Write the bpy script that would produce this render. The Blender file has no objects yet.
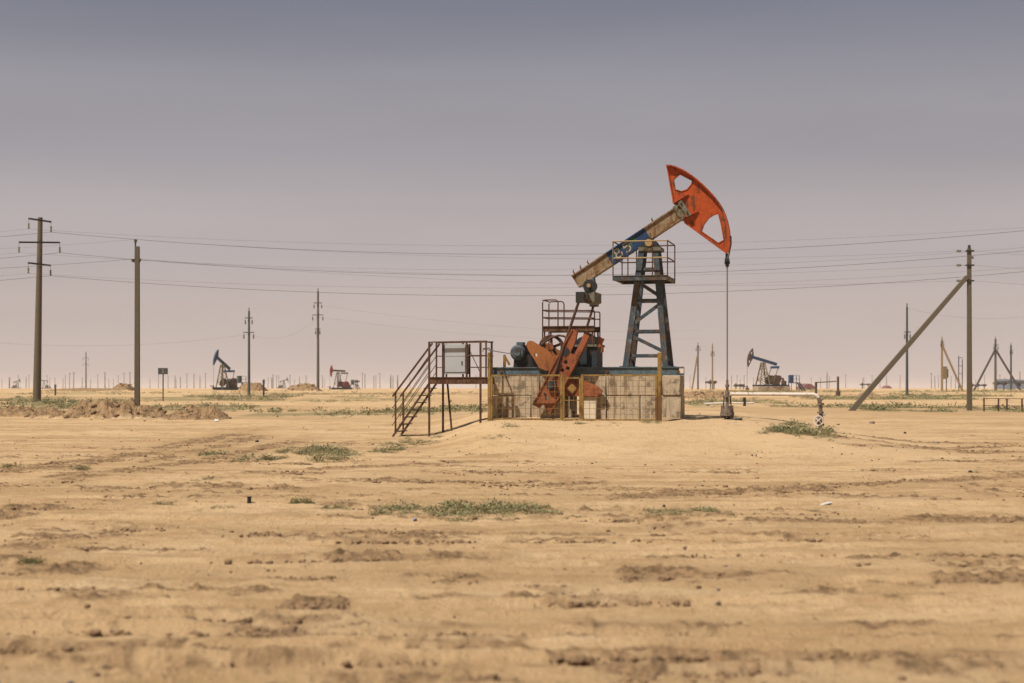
import bpy, math, random
import numpy as np
from mathutils import Vector, Matrix
from mathutils.geometry import tessellate_polygon

random.seed(7)
rng = np.random.default_rng(11)
SC = bpy.context.scene
COL = SC.collection
R = math.radians

# ------------------------------------------------------------------ camera
F = 1600.0            # focal length in pixels of the 1024 px wide frame
HZ = 388.0            # pixel row of the horizon
CAMZ = 1.7
cam = bpy.data.cameras.new('camera')
cam.sensor_width = 36.0
cam.lens = F / 1024 * 36.0
cam.shift_y = (HZ - 341.5) / 1024
cam.clip_start = 0.1
cam.clip_end = 30000
cam.dof.use_dof = True
cam.dof.focus_distance = 48.0
cam.dof.aperture_fstop = 1.65
camo = bpy.data.objects.new('camera', cam)
COL.objects.link(camo)
camo.location = (0, 0, CAMZ)
camo.rotation_euler = (R(90), 0, 0)
SC.camera = camo

# ------------------------------------------------------------------ light
SUN_EL = 57.0
SUN_DIR = Vector((-0.62, -0.50, 0)).normalized()      # towards the sun, on the ground
world = bpy.data.worlds.new('World')
SC.world = world
world.use_nodes = True
wn, wl = world.node_tree.nodes, world.node_tree.links
wn.clear()
w_out = wn.new('ShaderNodeOutputWorld')
w_bg = wn.new('ShaderNodeBackground')
w_bg.inputs['Strength'].default_value = 0.1
w_sky = wn.new('ShaderNodeTexSky')
w_sky.sky_type = 'NISHITA'
w_sky.sun_disc = False
w_sky.sun_elevation = R(SUN_EL)
w_sky.sun_rotation = math.atan2(SUN_DIR.x, SUN_DIR.y)
w_sky.dust_density = 4.0
w_sky.air_density = 1.0
w_tc = wn.new('ShaderNodeTexCoord')
w_sep = wn.new('ShaderNodeSeparateXYZ')
wl.new(w_tc.outputs['Generated'], w_sep.inputs[0])
w_ramp = wn.new('ShaderNodeValToRGB')
w_ramp.color_ramp.interpolation = 'EASE'
def srgb(r, g, b):
    f = lambda c: (c / 255 / 12.92) if c / 255 <= 0.04045 else ((c / 255 + 0.055) / 1.055) ** 2.4
    return (f(r), f(g), f(b), 1.0)
els = w_ramp.color_ramp.elements
SKY = [(0.0, (200, 183, 174)), (0.045, (193, 179, 173)), (0.09, (181, 172, 172)), (0.165, (156, 153, 160)),
       (0.245, (122, 126, 140)), (0.45, (92, 99, 116)), (1.0, (76, 86, 108))]
els[0].position, els[0].color = SKY[0][0], srgb(*SKY[0][1])
els[1].position, els[1].color = SKY[-1][0], srgb(*SKY[-1][1])
for p_, c_ in SKY[1:-1]:
    e_ = els.new(p_)
    e_.color = srgb(*c_)
wl.new(w_sep.outputs['Z'], w_ramp.inputs[0])
w_mul = wn.new('ShaderNodeVectorMath')
w_mul.operation = 'SCALE'
w_mul.inputs['Scale'].default_value = 9.2
wl.new(w_ramp.outputs['Color'], w_mul.inputs[0])
# faint uneven bands of dust in the air
w_bm = wn.new('ShaderNodeMapping')
w_bm.inputs['Scale'].default_value = (1.6, 1.6, 9.0)
wl.new(w_tc.outputs['Generated'], w_bm.inputs['Vector'])
w_bn = wn.new('ShaderNodeTexNoise')
w_bn.inputs['Scale'].default_value = 2.2
w_bn.inputs['Detail'].default_value = 3.0
wl.new(w_bm.outputs[0], w_bn.inputs['Vector'])
w_br = wn.new('ShaderNodeMapRange')
w_br.inputs['From Min'].default_value = 0.3
w_br.inputs['From Max'].default_value = 0.7
w_br.inputs['To Min'].default_value = 8.2
w_br.inputs['To Max'].default_value = 9.0
wl.new(w_bn.outputs['Fac'], w_br.inputs['Value'])
wl.new(w_br.outputs[0], w_mul.inputs['Scale'])
w_hsv = wn.new('ShaderNodeHueSaturation')
w_hsv.inputs['Saturation'].default_value = 0.45
wl.new(w_sky.outputs['Color'], w_hsv.inputs['Color'])
w_map = wn.new('ShaderNodeMapRange')
w_map.inputs['From Min'].default_value = 0.28
w_map.inputs['From Max'].default_value = 0.9
w_map.inputs['To Max'].default_value = 0.25
wl.new(w_sep.outputs['Z'], w_map.inputs['Value'])
w_mix = wn.new('ShaderNodeMix')
w_mix.data_type = 'RGBA'
wl.new(w_map.outputs[0], w_mix.inputs['Factor'])
wl.new(w_mul.outputs[0], w_mix.inputs['A'])
wl.new(w_hsv.outputs[0], w_mix.inputs['B'])
wl.new(w_mix.outputs['Result'], w_bg.inputs['Color'])
wl.new(w_bg.outputs[0], w_out.inputs['Surface'])

sl = bpy.data.lights.new('sun', 'SUN')
sl.energy = 5.0
sl.angle = R(0.6)
sl.color = (1.0, 0.945, 0.87)
so = bpy.data.objects.new('sun', sl)
COL.objects.link(so)
to_sun = Vector((SUN_DIR.x * math.cos(R(SUN_EL)), SUN_DIR.y * math.cos(R(SUN_EL)), math.sin(R(SUN_EL))))
so.rotation_euler = (-to_sun).to_track_quat('-Z', 'Y').to_euler()
so.location = (-20, -20, 40)

SC.view_settings.view_transform = 'Standard'
SC.view_settings.look = 'None'
SC.view_settings.exposure = 0.22
SC.view_settings.gamma = 1.0
SC.view_settings.use_curve_mapping = False
SC.render.engine = 'CYCLES'
SC.cycles.use_denoising = True
SC.cycles.use_adaptive_sampling = False
SC.cycles.max_bounces = 6
SC.cycles.volume_bounces = 1
SC.cycles.volume_step_rate = 10

# ------------------------------------------------------------------ noise in numpy
def _hash(ix, iy, seed):
    h = (ix.astype(np.int64) * 374761393 + iy.astype(np.int64) * 668265263 + seed * 974711) & 0xffffffff
    h = ((h ^ (h >> 13)) * 1274126177) & 0xffffffff
    h = (h ^ (h >> 16)) & 0xffffffff
    return h.astype(np.float64) / 4294967295.0
def vnoise(x, y, seed=0):
    ix, iy = np.floor(x), np.floor(y)
    fx, fy = x - ix, y - iy
    fx = fx * fx * (3 - 2 * fx)
    fy = fy * fy * (3 - 2 * fy)
    a = _hash(ix, iy, seed); b = _hash(ix + 1, iy, seed)
    c = _hash(ix, iy + 1, seed); d = _hash(ix + 1, iy + 1, seed)
    return (a + (b - a) * fx) * (1 - fy) + (c + (d - c) * fx) * fy
def fbm(x, y, octv=4, seed=0, gain=0.5):
    s, amp, tot = 0.0, 1.0, 0.0
    for i in range(octv):
        s = s + amp * vnoise(x * 2 ** i + 17.3 * i, y * 2 ** i - 9.1 * i, seed + i)
        tot += amp
        amp *= gain
    return s / tot
def sstep(a, b, x):
    t = np.clip((x - a) / (b - a), 0, 1)
    return t * t * (3 - 2 * t)

# ------------------------------------------------------------------ terrain
def H(X, Y):
    """large shape of the land"""
    X = np.asarray(X, float); Y = np.asarray(Y, float)
    z = 0.55 * sstep(35, 65, Y) + 0.12 * sstep(62, 85, Y) + 0.58 * sstep(85, 230, Y) + 0.1 * sstep(230, 600, Y)
    z = z + 0.545 * sstep(-2.8, -0.2, X + 0.05 * (Y - 48)) * sstep(12.0, 6.5, X) * sstep(36.5, 45.0, Y) * sstep(64, 53, Y)
    z = z + 0.10 * (fbm(X / 7, Y / 5, 3, 3) - 0.5) * sstep(7, 14, Y)
    far = sstep(78, 105, Y) * sstep(420, 200, Y)
    z = z + far * 0.75 * (fbm(X / 30, Y / 9, 3, 21) - 0.5)
    z = z + 0.80 * (fbm(X / 45, Y / 60, 3, 33) - 0.52) * sstep(150, 350, Y) * sstep(1500, 700, Y)
    # sand drifted against the foot of the foundation
    vv = (X - 4.18) * 0.225 + (Y - 48.5) * 0.9744
    uu = (X - 4.18) * 0.9744 - (Y - 48.5) * 0.225
    z = z + 0.08 * np.exp(-((vv + 0.98) / 0.30) ** 2) * fbm(X / 0.9, Y / 0.9, 2, 37) * sstep(-5.6, -5.0, uu) * sstep(1.6, 1.0, uu)
    return z
def hz(x, y):
    return float(H(np.array([x]), np.array([y]))[0])
def G(px, py):
    """the ground point that a photo pixel shows"""
    t = np.geomspace(6, 3000, 6000)
    X = (px - 512) / F * t; Z = CAMZ + (HZ - py) / F * t
    b = np.nonzero(Z <= H(X, t))[0]
    k = b[0] if len(b) else len(t) - 1
    return Vector((X[k], t[k], hz(X[k], t[k])))
def W(px, py, D):
    """a photo pixel at a known distance"""
    return Vector(((px - 512) / F * D, D, CAMZ + (HZ - py) / F * D))

# streaks of churned soil: (x0, x1, y, half height px, strength), read off the photograph
STREAKS = [(55, 105, 476, 3, .7), (0, 140, 508, 4, .5), (0, 50, 547, 4, .8), (15, 110, 569, 6, .9), (55, 125, 602, 4, .7),
           (225, 350, 557, 3, .5), (265, 350, 580, 4, .6), (310, 505, 560, 5, .7), (395, 490, 579, 5, .8), (280, 350, 606, 5, .9),
           (140, 190, 645, 6, .6), (80, 260, 488, 3, .45), (535, 610, 485, 3, .7), (655, 725, 492, 3, .8), (755, 835, 490, 3, .8),
           (765, 840, 522, 2.5, .9), (885, 1060, 521, 2.5, 1.), (635, 705, 525, 4, .5), (615, 705, 575, 7, .8), (670, 815, 578, 6, 1.),
           (935, 1040, 583, 5, .8), (850, 905, 601, 4, .6), (560, 960, 631, 6, .75), (780, 940, 631, 5, 1.), (430, 1060, 658, 5, .55),
           (-60, 520, 662, 6, .4), (-60, 400, 622, 7, .35), (300, 620, 542, 4, .35), (560, 700, 512, 4, .3), (-40, 260, 530, 5, .35),
           (820, 1060, 497, 3, .5), (840, 1060, 445, 2, .5), (900, 1040, 462, 1.5, .5), (430, 560, 473, 1.5, .5), (240, 330, 474, 2, .55),
           (-60, 300, 595, 5, .35), (420, 700, 604, 5, .35), (700, 1060, 558, 5, .35), (150, 420, 640, 6, .35), (560, 1060, 672, 6, .5)]
TRACKS = [((20, 472), (250, 432)), ((60, 482), (300, 440)), ((300, 470), (480, 462)), ((600, 500), (1060, 476)), ((140, 463), (262, 436)), ((140, 452), (236, 433)), ((0, 470), (140, 452)), ((820, 430), (1060, 446)), ((820, 434), (1060, 454))]
def gflat(px, py):
    g = G(px, py)
    return g.x, g.y
STW = []
for x0, x1, y, hh, st in STREAKS:
    ax, ay = gflat(x0, y); bx, by = gflat(x1, y)
    _, yn = gflat(x0, y + hh); _, yf = gflat(x0, y - hh)
    STW.append((ax, ay, bx, by, max(0.10, (yf - yn) / 2), st))
for (a, b) in TRACKS:
    ax, ay = gflat(*a); bx, by = gflat(*b)
    STW.append((ax, ay, bx, by, 0.40, .85))
def churn(X, Y):
    m = np.zeros_like(X)
    wob = (fbm(X / 1.1, Y / 1.1, 3, 40) - 0.5)
    brk = fbm(X / 0.7, Y / 0.5, 3, 44)
    for ax, ay, bx, by, wd, st in STW:
        dx, dy = bx - ax, by - ay
        L2 = dx * dx + dy * dy
        t = ((X - ax) * dx + (Y - ay) * dy) / L2
        d = np.abs((X - ax) * -dy + (Y - ay) * dx) / math.sqrt(L2) + wob * wd * 1.6
        k = np.exp(-(d / wd) ** 2) * sstep(-0.08, 0.12, t) * sstep(1.08, 0.88, t) * st
        m = np.maximum(m, k)
    m = 1.3 * m * sstep(0.28, 0.54, brk) * (0.5 + 0.6 * sstep(0.36, 0.60, fbm(X / 0.20, Y / 0.26, 3, 47, 0.6)))
    # rows of crumbled patches lying across the view, as the tyres left them
    nearz = sstep(70, 38, Y) * sstep(5, 9, Y)
    quiet = 1 - 0.8 * sstep(-2.5, 1, X) * sstep(13, 9, X) * sstep(34, 40, Y)      # the packed mound
    rows = sstep(0.40, 0.62, fbm(X / 12.0, Y / 1.4 + 0.05 * X, 3, 50))
    fine = sstep(0.36, 0.60, fbm(X / 0.20, Y / 0.28, 3, 55, 0.6))
    brk2 = sstep(0.42, 0.58, fbm(X / 1.3, Y / 1.0, 3, 56))
    sk = X * 0.06
    for (lx, ly, sd, lo, st) in ((5.0, 0.75, 151, 0.86, 1.0), (8.0, 1.25, 157, 0.90, .9), (3.0, 0.45, 163, 0.91, .75)):
        rdg = 1 - np.abs(2 * fbm(X / lx, (Y + sk) / ly, 2, sd, 0.4) - 1)
        m = np.maximum(m, st * sstep(lo, 1.0, rdg) * (0.25 + 0.75 * rows) * (0.2 + 0.8 * brk2) * (0.35 + 0.75 * fine) * nearz * quiet)
    spk = fbm(X / 0.40, Y / 0.36, 3, 58)
    m = np.maximum(m, (0.04 + 0.42 * rows) * sstep(0.60, 0.74, spk) * (0.3 + 0.7 * brk2) * nearz * (0.3 + 0.7 * quiet))
    return np.clip(m, 0, 1)

def bands(X, Y):
    """long weak bands where graders and tyres turned up browner sand"""
    k = fbm(X / 10.0, (Y + 0.05 * X) / 0.85, 4, 181, 0.55)
    k2 = fbm(X / 3.5, (Y + 0.05 * X) / 0.5, 3, 187, 0.55)
    halo = np.zeros_like(X)
    wob = (fbm(X / 2.4, Y / 1.2, 3, 195) - 0.5)
    for ax, ay, bx, by, wd, st in STW:
        mx, my, hx, hy = (ax + bx) / 2, (ay + by) / 2, (bx - ax) * 0.75, (by - ay) * 0.75
        L2 = hx * hx + hy * hy
        t = ((X - mx) * hx + (Y - my) * hy) / L2
        d = np.abs((X - mx) * -hy + (Y - my) * hx) / math.sqrt(L2) + wob * wd * 2.0
        halo = np.maximum(halo, st * np.exp(-(d / (2.0 * wd)) ** 2) * sstep(1.1, 0.55, np.abs(t)))
    farb = sstep(0.47, 0.62, fbm(X / 16.0, Y / 8.0, 4, 197)) * sstep(55, 75, Y) * sstep(900, 300, Y)
    q = 1 - 0.85 * sstep(-2.5, 1, X) * sstep(14, 9, X) * sstep(35, 41, Y)
    nb_ = np.clip(0.75 * sstep(0.46, 0.66, k) + 0.55 * sstep(0.50, 0.70, k2), 0, 1) * q * sstep(120, 60, Y)
    return np.maximum(np.maximum(nb_, 0.95 * np.clip(halo * 1.3, 0, 1)), 0.8 * farb)
RUTS = [(9.7, .03, 1.), (10.3, .02, .9), (10.9, -.02, .7), (11.6, .02, 1.), (12.3, .01, .6), (13.5, .03, .8), (14.3, -.01, .9), (15.6, .04, .7), (17.4, .02, .8), (18.4, .02, .8),
        (20.6, -.03, .6), (22.7, .03, .8), (24.4, .03, .7), (27.0, .05, .7), (30.2, -.02, .8), (33.5, .04, .6)]
def ruts(X, Y):
    prof, mask = np.zeros_like(X), np.zeros_like(X)
    for i, (y0, sl_, st) in enumerate(RUTS):
        on = st * sstep(0.36, 0.52, vnoise(X / 5.0 + 31 * i, 0 * X + i, 210 + i))
        d = Y - (y0 + sl_ * X + 0.5 * (fbm(X / 5.5, 0 * X + 3 * i, 2, 230 + i) - 0.5))
        wd = 0.07 + 0.0065 * y0
        prof += on * (-0.05 * np.exp(-(d / wd) ** 2) + 0.04 * np.exp(-((d - 2 * wd) / wd) ** 2) + 0.03 * np.exp(-((d + 2 * wd) / wd) ** 2))
        mask = np.maximum(mask, on * np.exp(-((d + 0.4 * wd) / (1.5 * wd)) ** 2))  # shade of the trough as a colour mask, shifted to its near side
    return prof, mask
def packed(X, Y):
    return sstep(-3.2, 0.2, X + 0.2 * (Y - 46)) * sstep(14, 9, X) * sstep(34.5, 40, Y) * sstep(58, 50, Y) * (0.55 + 0.6 * fbm(X / 2.5, Y / 2.5, 3, 191))
def make_mesh(name, V, Fc, smooth=True, angle=None):
    me = bpy.data.meshes.new(name)
    V = np.asarray(V, np.float32)
    n = len(Fc)
    if isinstance(Fc, np.ndarray):
        k = Fc.shape[1]
        me.vertices.add(len(V)); me.vertices.foreach_set('co', V.ravel())
        me.loops.add(n * k); me.loops.foreach_set('vertex_index', Fc.astype(np.int32).ravel())
        me.polygons.add(n)
        me.polygons.foreach_set('loop_start', np.arange(0, n * k, k, dtype=np.int32))
        me.update(calc_edges=True)
    else:
        me.from_pydata(V.tolist(), [], Fc)
    if smooth:
        me.polygons.foreach_set('use_smooth', np.ones(len(me.polygons), bool))
        if angle is not None:
            me.set_sharp_from_angle(angle=R(angle))
    me.update()
    return me

# ------------------------------------------------------------------ materials
def new_mat(name):
    m = bpy.data.materials.new(name)
    m.use_nodes = True
    nt = m.node_tree
    b = nt.nodes['Principled BSDF']
    return m, nt, nt.nodes, nt.links, b
def noise_node(nt, src, scale, detail=4, rough=0.55, vec_scale=None):
    n = nt.nodes.new('ShaderNodeTexNoise')
    n.inputs['Scale'].default_value = scale
    n.inputs['Detail'].default_value = detail
    n.inputs['Roughness'].default_value = rough
    if vec_scale:
        mp = nt.nodes.new('ShaderNodeMapping')
        mp.inputs['Scale'].default_value = vec_scale
        nt.links.new(src, mp.inputs['Vector'])
        src = mp.outputs[0]
    nt.links.new(src, n.inputs['Vector'])
    return n.outputs['Fac']
def ramp_node(nt, fac, stops):
    r = nt.nodes.new('ShaderNodeValToRGB')
    e = r.color_ramp.elements
    e[0].position, e[0].color = stops[0][0], stops[0][1]
    e[1].position, e[1].color = stops[-1][0], stops[-1][1]
    for p, c in stops[1:-1]:
        k = e.new(p); k.color = c
    nt.links.new(fac, r.inputs[0])
    return r.outputs[0]
def step_node(nt, fac, a, b, hi=1.0):
    r = nt.nodes.new('ShaderNodeMapRange')
    r.interpolation_type = 'SMOOTHSTEP'
    r.inputs['From Min'].default_value = a
    r.inputs['From Max'].default_value = b
    r.inputs['To Max'].default_value = hi
    nt.links.new(fac, r.inputs['Value'])
    return r.outputs[0]
def mix_node(nt, fac, a, b, mode='MIX'):
    m = nt.nodes.new('ShaderNodeMix')
    m.data_type = 'RGBA'
    m.blend_type = mode
    for sock, v in (('Factor', fac), ('A', a), ('B', b)):
        if isinstance(v, (int, float)):
            m.inputs[sock].default_value = v
        elif isinstance(v, tuple):
            m.inputs[sock].default_value = v
        else:
            nt.links.new(v, m.inputs[sock])
    return m.outputs['Result']
def bump_node(nt, b, h, strength, dist):
    n = nt.nodes.new('ShaderNodeBump')
    n.inputs['Strength'].default_value = strength
    n.inputs['Distance'].default_value = dist
    nt.links.new(h, n.inputs['Height'])
    nt.links.new(n.outputs[0], b.inputs['Normal'])
def c4(*a):
    return (a[0], a[1], a[2], 1.0)
def obj_coord(nt):
    t = nt.nodes.new('ShaderNodeTexCoord')
    return t.outputs['Object']

def paint(name, col, rust=0.35, rustcol=(0.13, 0.05, 0.022), scale=3.0, fade=0.25, pale=None, rough=0.6, metal=0.0):
    m, nt, ns, lk, b = new_mat(name)
    oc = obj_coord(nt)
    big = noise_node(nt, oc, scale, 6, 0.65)
    fine = noise_node(nt, oc, scale * 7, 4, 0.6)
    drip = noise_node(nt, oc, scale * 2.0, 4, 0.6, (2.2, 2.2, 0.35))
    c = mix_node(nt, step_node(nt, fine, 0.35, 0.75, fade), c4(*col), c4(*[min(1, x * 1.7 + 0.03) for x in col]))
    c = mix_node(nt, step_node(nt, big, 0.35, 0.65, fade), c, c4(*[x * 0.62 for x in col]))
    if pale:
        c = mix_node(nt, step_node(nt, noise_node(nt, oc, scale * 1.3, 6, 0.7), 0.52, 0.62, 0.8), c, c4(*pale))
    ad = ns.new('ShaderNodeMath'); ad.operation = 'ADD'
    lk.new(big, ad.inputs[0]); lk.new(drip, ad.inputs[1])
    th = 1.22 - 0.5 * rust
    c = mix_node(nt, step_node(nt, ad.outputs[0], th, th + 0.12, 0.95), c, mix_node(nt, fine, c4(*[x * 0.55 for x in rustcol]), c4(*[x * 1.8 for x in rustcol])))
    lk.new(c, b.inputs['Base Color'])
    b.inputs['Roughness'].default_value = rough
    b.inputs['Specular IOR Level'].default_value = 0.12
    b.inputs['Metallic'].default_value = metal
    bump_node(nt, b, fine, 0.35, 0.012)
    return m

def concrete(name, col, stain=(0.14, 0.085, 0.04), dark=(0.07, 0.06, 0.05), amt=0.6, sc=1.6):
    m, nt, ns, lk, b = new_mat(name)
    oc = obj_coord(nt)
    big = noise_node(nt, oc, sc, 6, 0.6)
    fine = noise_node(nt, oc, 22, 5, 0.65)
    streak = noise_node(nt, oc, sc * 2.2, 4, 0.55, (1.6, 1.6, 0.16))
    streak2 = noise_node(nt, oc, sc * 5.5, 3, 0.5, (1.4, 1.4, 0.10))
    c = mix_node(nt, big, c4(*[x * 0.78 for x in col]), c4(*[x * 1.14 for x in col]))
    c = mix_node(nt, step_node(nt, streak, 0.50, 0.64, amt * 0.75), c, c4(*stain))
    c = mix_node(nt, step_node(nt, streak2, 0.56, 0.70, amt * 0.45), c, c4(*dark))
    c = mix_node(nt, step_node(nt, noise_node(nt, oc, 2.6, 8, 0.74), 0.51, 0.60, amt * 0.75), c, c4(*dark))
    c = mix_node(nt, step_node(nt, fine, 0.55, 0.75, 0.45), c, c4(*[x * 0.5 for x in col]))
    lk.new(c, b.inputs['Base Color'])
    b.inputs['Roughness'].default_value = 0.92
    b.inputs['Specular IOR Level'].default_value = 0.15
    bump_node(nt, b, fine, 0.5, 0.02)
    return m

def plain(name, col, rough=0.7, var=0.3, scale=6.0, metal=0.0):
    m, nt, ns, lk, b = new_mat(name)
    n = noise_node(nt, obj_coord(nt), scale, 4, 0.6)
    lk.new(mix_node(nt, n, c4(*[x * (1 - var) for x in col]), c4(*[min(1, x * (1 + var)) for x in col])), b.inputs['Base Color'])
    b.inputs['Roughness'].default_value = rough
    b.inputs['Specular IOR Level'].default_value = 0.3
    b.inputs['Metallic'].default_value = metal
    return m

def soil_mat():
    m, nt, ns, lk, b = new_mat('sandy_soil')
    geo = ns.new('ShaderNodeNewGeometry')
    pos = geo.outputs['Position']
    at = ns.new('ShaderNodeAttribute'); at.attribute_name = 'churn'
    ch = at.outputs['Fac']
    at2 = ns.new('ShaderNodeAttribute'); at2.attribute_name = 'scrub'
    n1 = noise_node(nt, pos, 0.35, 5, 0.6)
    n2 = noise_node(nt, pos, 1.1, 7, 0.66, (0.7, 1.0, 1.0))
    n3 = noise_node(nt, pos, 5, 7, 0.74, (1.3, 1.0, 1.0))
    n4 = noise_node(nt, pos, 28, 4, 0.7)
    n5 = noise_node(nt, pos, 0.6, 7, 0.68, (0.7, 1.0, 1.0))
    c = mix_node(nt, step_node(nt, n1, 0.3, 0.7), c4(0.49, 0.326, 0.168), c4(0.58, 0.395, 0.214))
    c = mix_node(nt, step_node(nt, n2, 0.50, 0.62, 0.62), c, c4(0.36, 0.222, 0.107))
    c = mix_node(nt, step_node(nt, n5, 0.52, 0.62, 0.7), c, c4(0.575, 0.405, 0.232))
    c = mix_node(nt, step_node(nt, n3, 0.54, 0.63, 0.55), c, c4(0.31, 0.19, 0.093))
    c = mix_node(nt, step_node(nt, n4, 0.55, 0.70, 0.45), c, c4(0.58, 0.41, 0.24))
    c = mix_node(nt, step_node(nt, n4, 0.45, 0.30, 0.40), c, c4(0.26, 0.16, 0.085))
    n6 = noise_node(nt, pos, 6.0, 6, 0.75, (2.0, 0.55, 1.0))
    c = mix_node(nt, step_node(nt, n6, 0.55, 0.68, 0.42), c, c4(0.27, 0.165, 0.08))
    c = mix_node(nt, step_node(nt, n6, 0.46, 0.34, 0.40), c, c4(0.62, 0.445, 0.265))
    at3 = ns.new('ShaderNodeAttribute'); at3.attribute_name = 'band'
    at4 = ns.new('ShaderNodeAttribute'); at4.attribute_name = 'packed'
    c = mix_node(nt, step_node(nt, at3.outputs['Fac'], 0.0, 1.0, 0.5), c, mix_node(nt, n3, c4(0.285, 0.172, 0.081), c4(0.40, 0.255, 0.13)))
    c = mix_node(nt, step_node(nt, at4.outputs['Fac'], 0.0, 1.0, 0.5), c, c4(0.575, 0.40, 0.225))
    soil = mix_node(nt, step_node(nt, n3, 0.35, 0.65), c4(0.10, 0.060, 0.030), c4(0.36, 0.225, 0.118))  # churned moist soil, with the shade of clods put into its dark tone
    ad = ns.new('ShaderNodeMath'); ad.operation = 'MULTIPLY_ADD'
    lk.new(n3, ad.inputs[0]); ad.inputs[1].default_value = 0.7; lk.new(ch, ad.inputs[2])
    c = mix_node(nt, step_node(nt, ad.outputs[0], 0.46, 1.0, 0.85), c, soil)
    c = mix_node(nt, step_node(nt, at2.outputs['Fac'], 0.03, 0.75, 0.8), c, mix_node(nt, n3, c4(0.15, 0.135, 0.065), c4(0.30, 0.24, 0.12)))
    lk.new(c, b.inputs['Base Color'])
    b.inputs['Roughness'].default_value = 0.97
    b.inputs['Specular IOR Level'].default_value = 0.05
    bs = ns.new('ShaderNodeMath'); bs.operation = 'ADD'
    lk.new(n3, bs.inputs[0]); lk.new(n4, bs.inputs[1])
    bump_node(nt, b, bs.outputs[0], 0.9, 0.05)
    return m

def leaf_mat(name, c1, c2):
    m, nt, ns, lk, b = new_mat(name)
    geo = ns.new('ShaderNodeNewGeometry')
    c = ramp_node(nt, geo.outputs['Random Per Island'], [(0.0, c4(*c1)), (0.72, c4(*c2)), (0.76, c4(0.24, 0.175, 0.085)), (1.0, c4(0.36, 0.27, 0.14))])
    lk.new(c, b.inputs['Base Color'])
    b.inputs['Roughness'].default_value = 0.8
    b.inputs['Specular IOR Level'].default_value = 0.15
    return m

M = {}
M['soil'] = soil_mat()
M['clod'] = plain('clod_earth', (0.20, 0.122, 0.063), 0.95, 0.6, 2.5)
M['heap'] = plain('heap_earth', (0.23, 0.145, 0.075), 0.95, 0.55, 1.2)
M['leaf'] = leaf_mat('scrub_leaf', (0.115, 0.12, 0.055), (0.26, 0.245, 0.12))
M['leaf_fresh'] = leaf_mat('fresh_scrub_leaf', (0.075, 0.105, 0.035), (0.17, 0.19, 0.07))
M['straw'] = leaf_mat('dry_stalk', (0.20, 0.14, 0.06), (0.36, 0.26, 0.12))
M['concrete'] = concrete('old_concrete', (0.44, 0.345, 0.232), (0.20, 0.118, 0.056), (0.095, 0.078, 0.056), 0.95, 1.6)
M['concrete_pale'] = concrete('pale_concrete', (0.62, 0.50, 0.34), amt=0.2)
M['pole'] = concrete('pole_concrete', (0.118, 0.094, 0.064), amt=0.25, sc=0.8)
M['pole_grey'] = concrete('grey_pole_concrete', (0.12, 0.105, 0.085), amt=0.3, sc=0.8)
M['orange'] = paint('orange_paint', (0.33, 0.054, 0.009), 0.36, (0.10, 0.035, 0.014), 3.0, 0.45)
M['oxide'] = paint('red_oxide_paint', (0.225, 0.066, 0.024), 0.36, (0.075, 0.03, 0.014), 3.2, 0.7)
M['oxide_pale'] = paint('faded_oxide_paint', (0.26, 0.095, 0.028), 0.25, (0.12, 0.045, 0.018), 1.6, 0.35)
M['beam_tan'] = paint('weathered_tan_beam', (0.21, 0.145, 0.082), 0.45, (0.12, 0.054, 0.02), 3.6, 0.5, pale=(0.28, 0.215, 0.14))
M['blue'] = paint('blue_paint', (0.017, 0.040, 0.092), 0.12, (0.08, 0.04, 0.02), 3.0, 0.3)
M['steel_blue'] = paint('weathered_blue_steel', (0.038, 0.053, 0.064), 0.40, (0.085, 0.05, 0.027), 2.6, 0.6, pale=(0.125, 0.135, 0.132))
M['frame_blue'] = paint('base_frame_blue', (0.075, 0.105, 0.115), 0.30, (0.09, 0.055, 0.03), 2.0, 0.6)
M['yellow'] = paint('yellow_paint', (0.215, 0.128, 0.034), 0.42, (0.10, 0.052, 0.02), 3.0, 0.55)
M['rust'] = paint('rusty_steel', (0.085, 0.042, 0.025), 0.5, (0.05, 0.022, 0.014), 4.0, 0.6)
M['rust_light'] = paint('rusty_deck_beam', (0.11, 0.054, 0.026), 0.5, (0.055, 0.025, 0.013), 3.0, 0.6)
M['gear_dark'] = paint('oily_dark_gearbox', (0.020, 0.028, 0.034), 0.35, (0.04, 0.024, 0.015), 3.0, 0.7, pale=(0.045, 0.056, 0.06))
M['dark'] = plain('dark_greasy_steel', (0.018, 0.017, 0.016), 0.6, 0.4, 5)
M['motor'] = paint('grey_blue_motor', (0.075, 0.10, 0.107), 0.3, (0.05, 0.03, 0.02), 3.0, 0.6)
M['cabinet'] = plain('white_cabinet', (0.36, 0.365, 0.36), 0.5, 0.12, 2.0)
M['grey_green'] = paint('grey_green_paint', (0.135, 0.122, 0.085), 0.4, (0.07, 0.042, 0.02), 3.5, 0.6)
M['cap'] = plain('bearing_cap_paint', (0.31, 0.205, 0.085), 0.6, 0.3)
M['number'] = plain('number_paint', (0.34, 0.26, 0.21), 0.7, 0.4, 12)
M['number_green'] = plain('number_green', (0.03, 0.075, 0.045), 0.7, 0.4, 12)
M['pipe'] = paint('pale_pipe', (0.58, 0.50, 0.43), 0.18, (0.16, 0.09, 0.05), 3.0, 0.3)
M['valve'] = paint('aged_valve_iron', (0.17, 0.13, 0.10), 0.35, (0.06, 0.035, 0.02), 9.0, 0.7)
M['wire'] = plain('wire_metal', (0.085, 0.075, 0.072), 0.6, 0.1)
M['cable'] = plain('grey_cable', (0.16, 0.15, 0.14), 0.6, 0.1)
M['arm'] = plain('crossarm_steel', (0.03, 0.028, 0.028), 0.6, 0.3)
M['glass_green'] = plain('insulator_glass', (0.16, 0.16, 0.10), 0.25, 0.2)
M['porcelain'] = plain('insulator_porcelain', (0.10, 0.08, 0.065), 0.3, 0.2)
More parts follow.
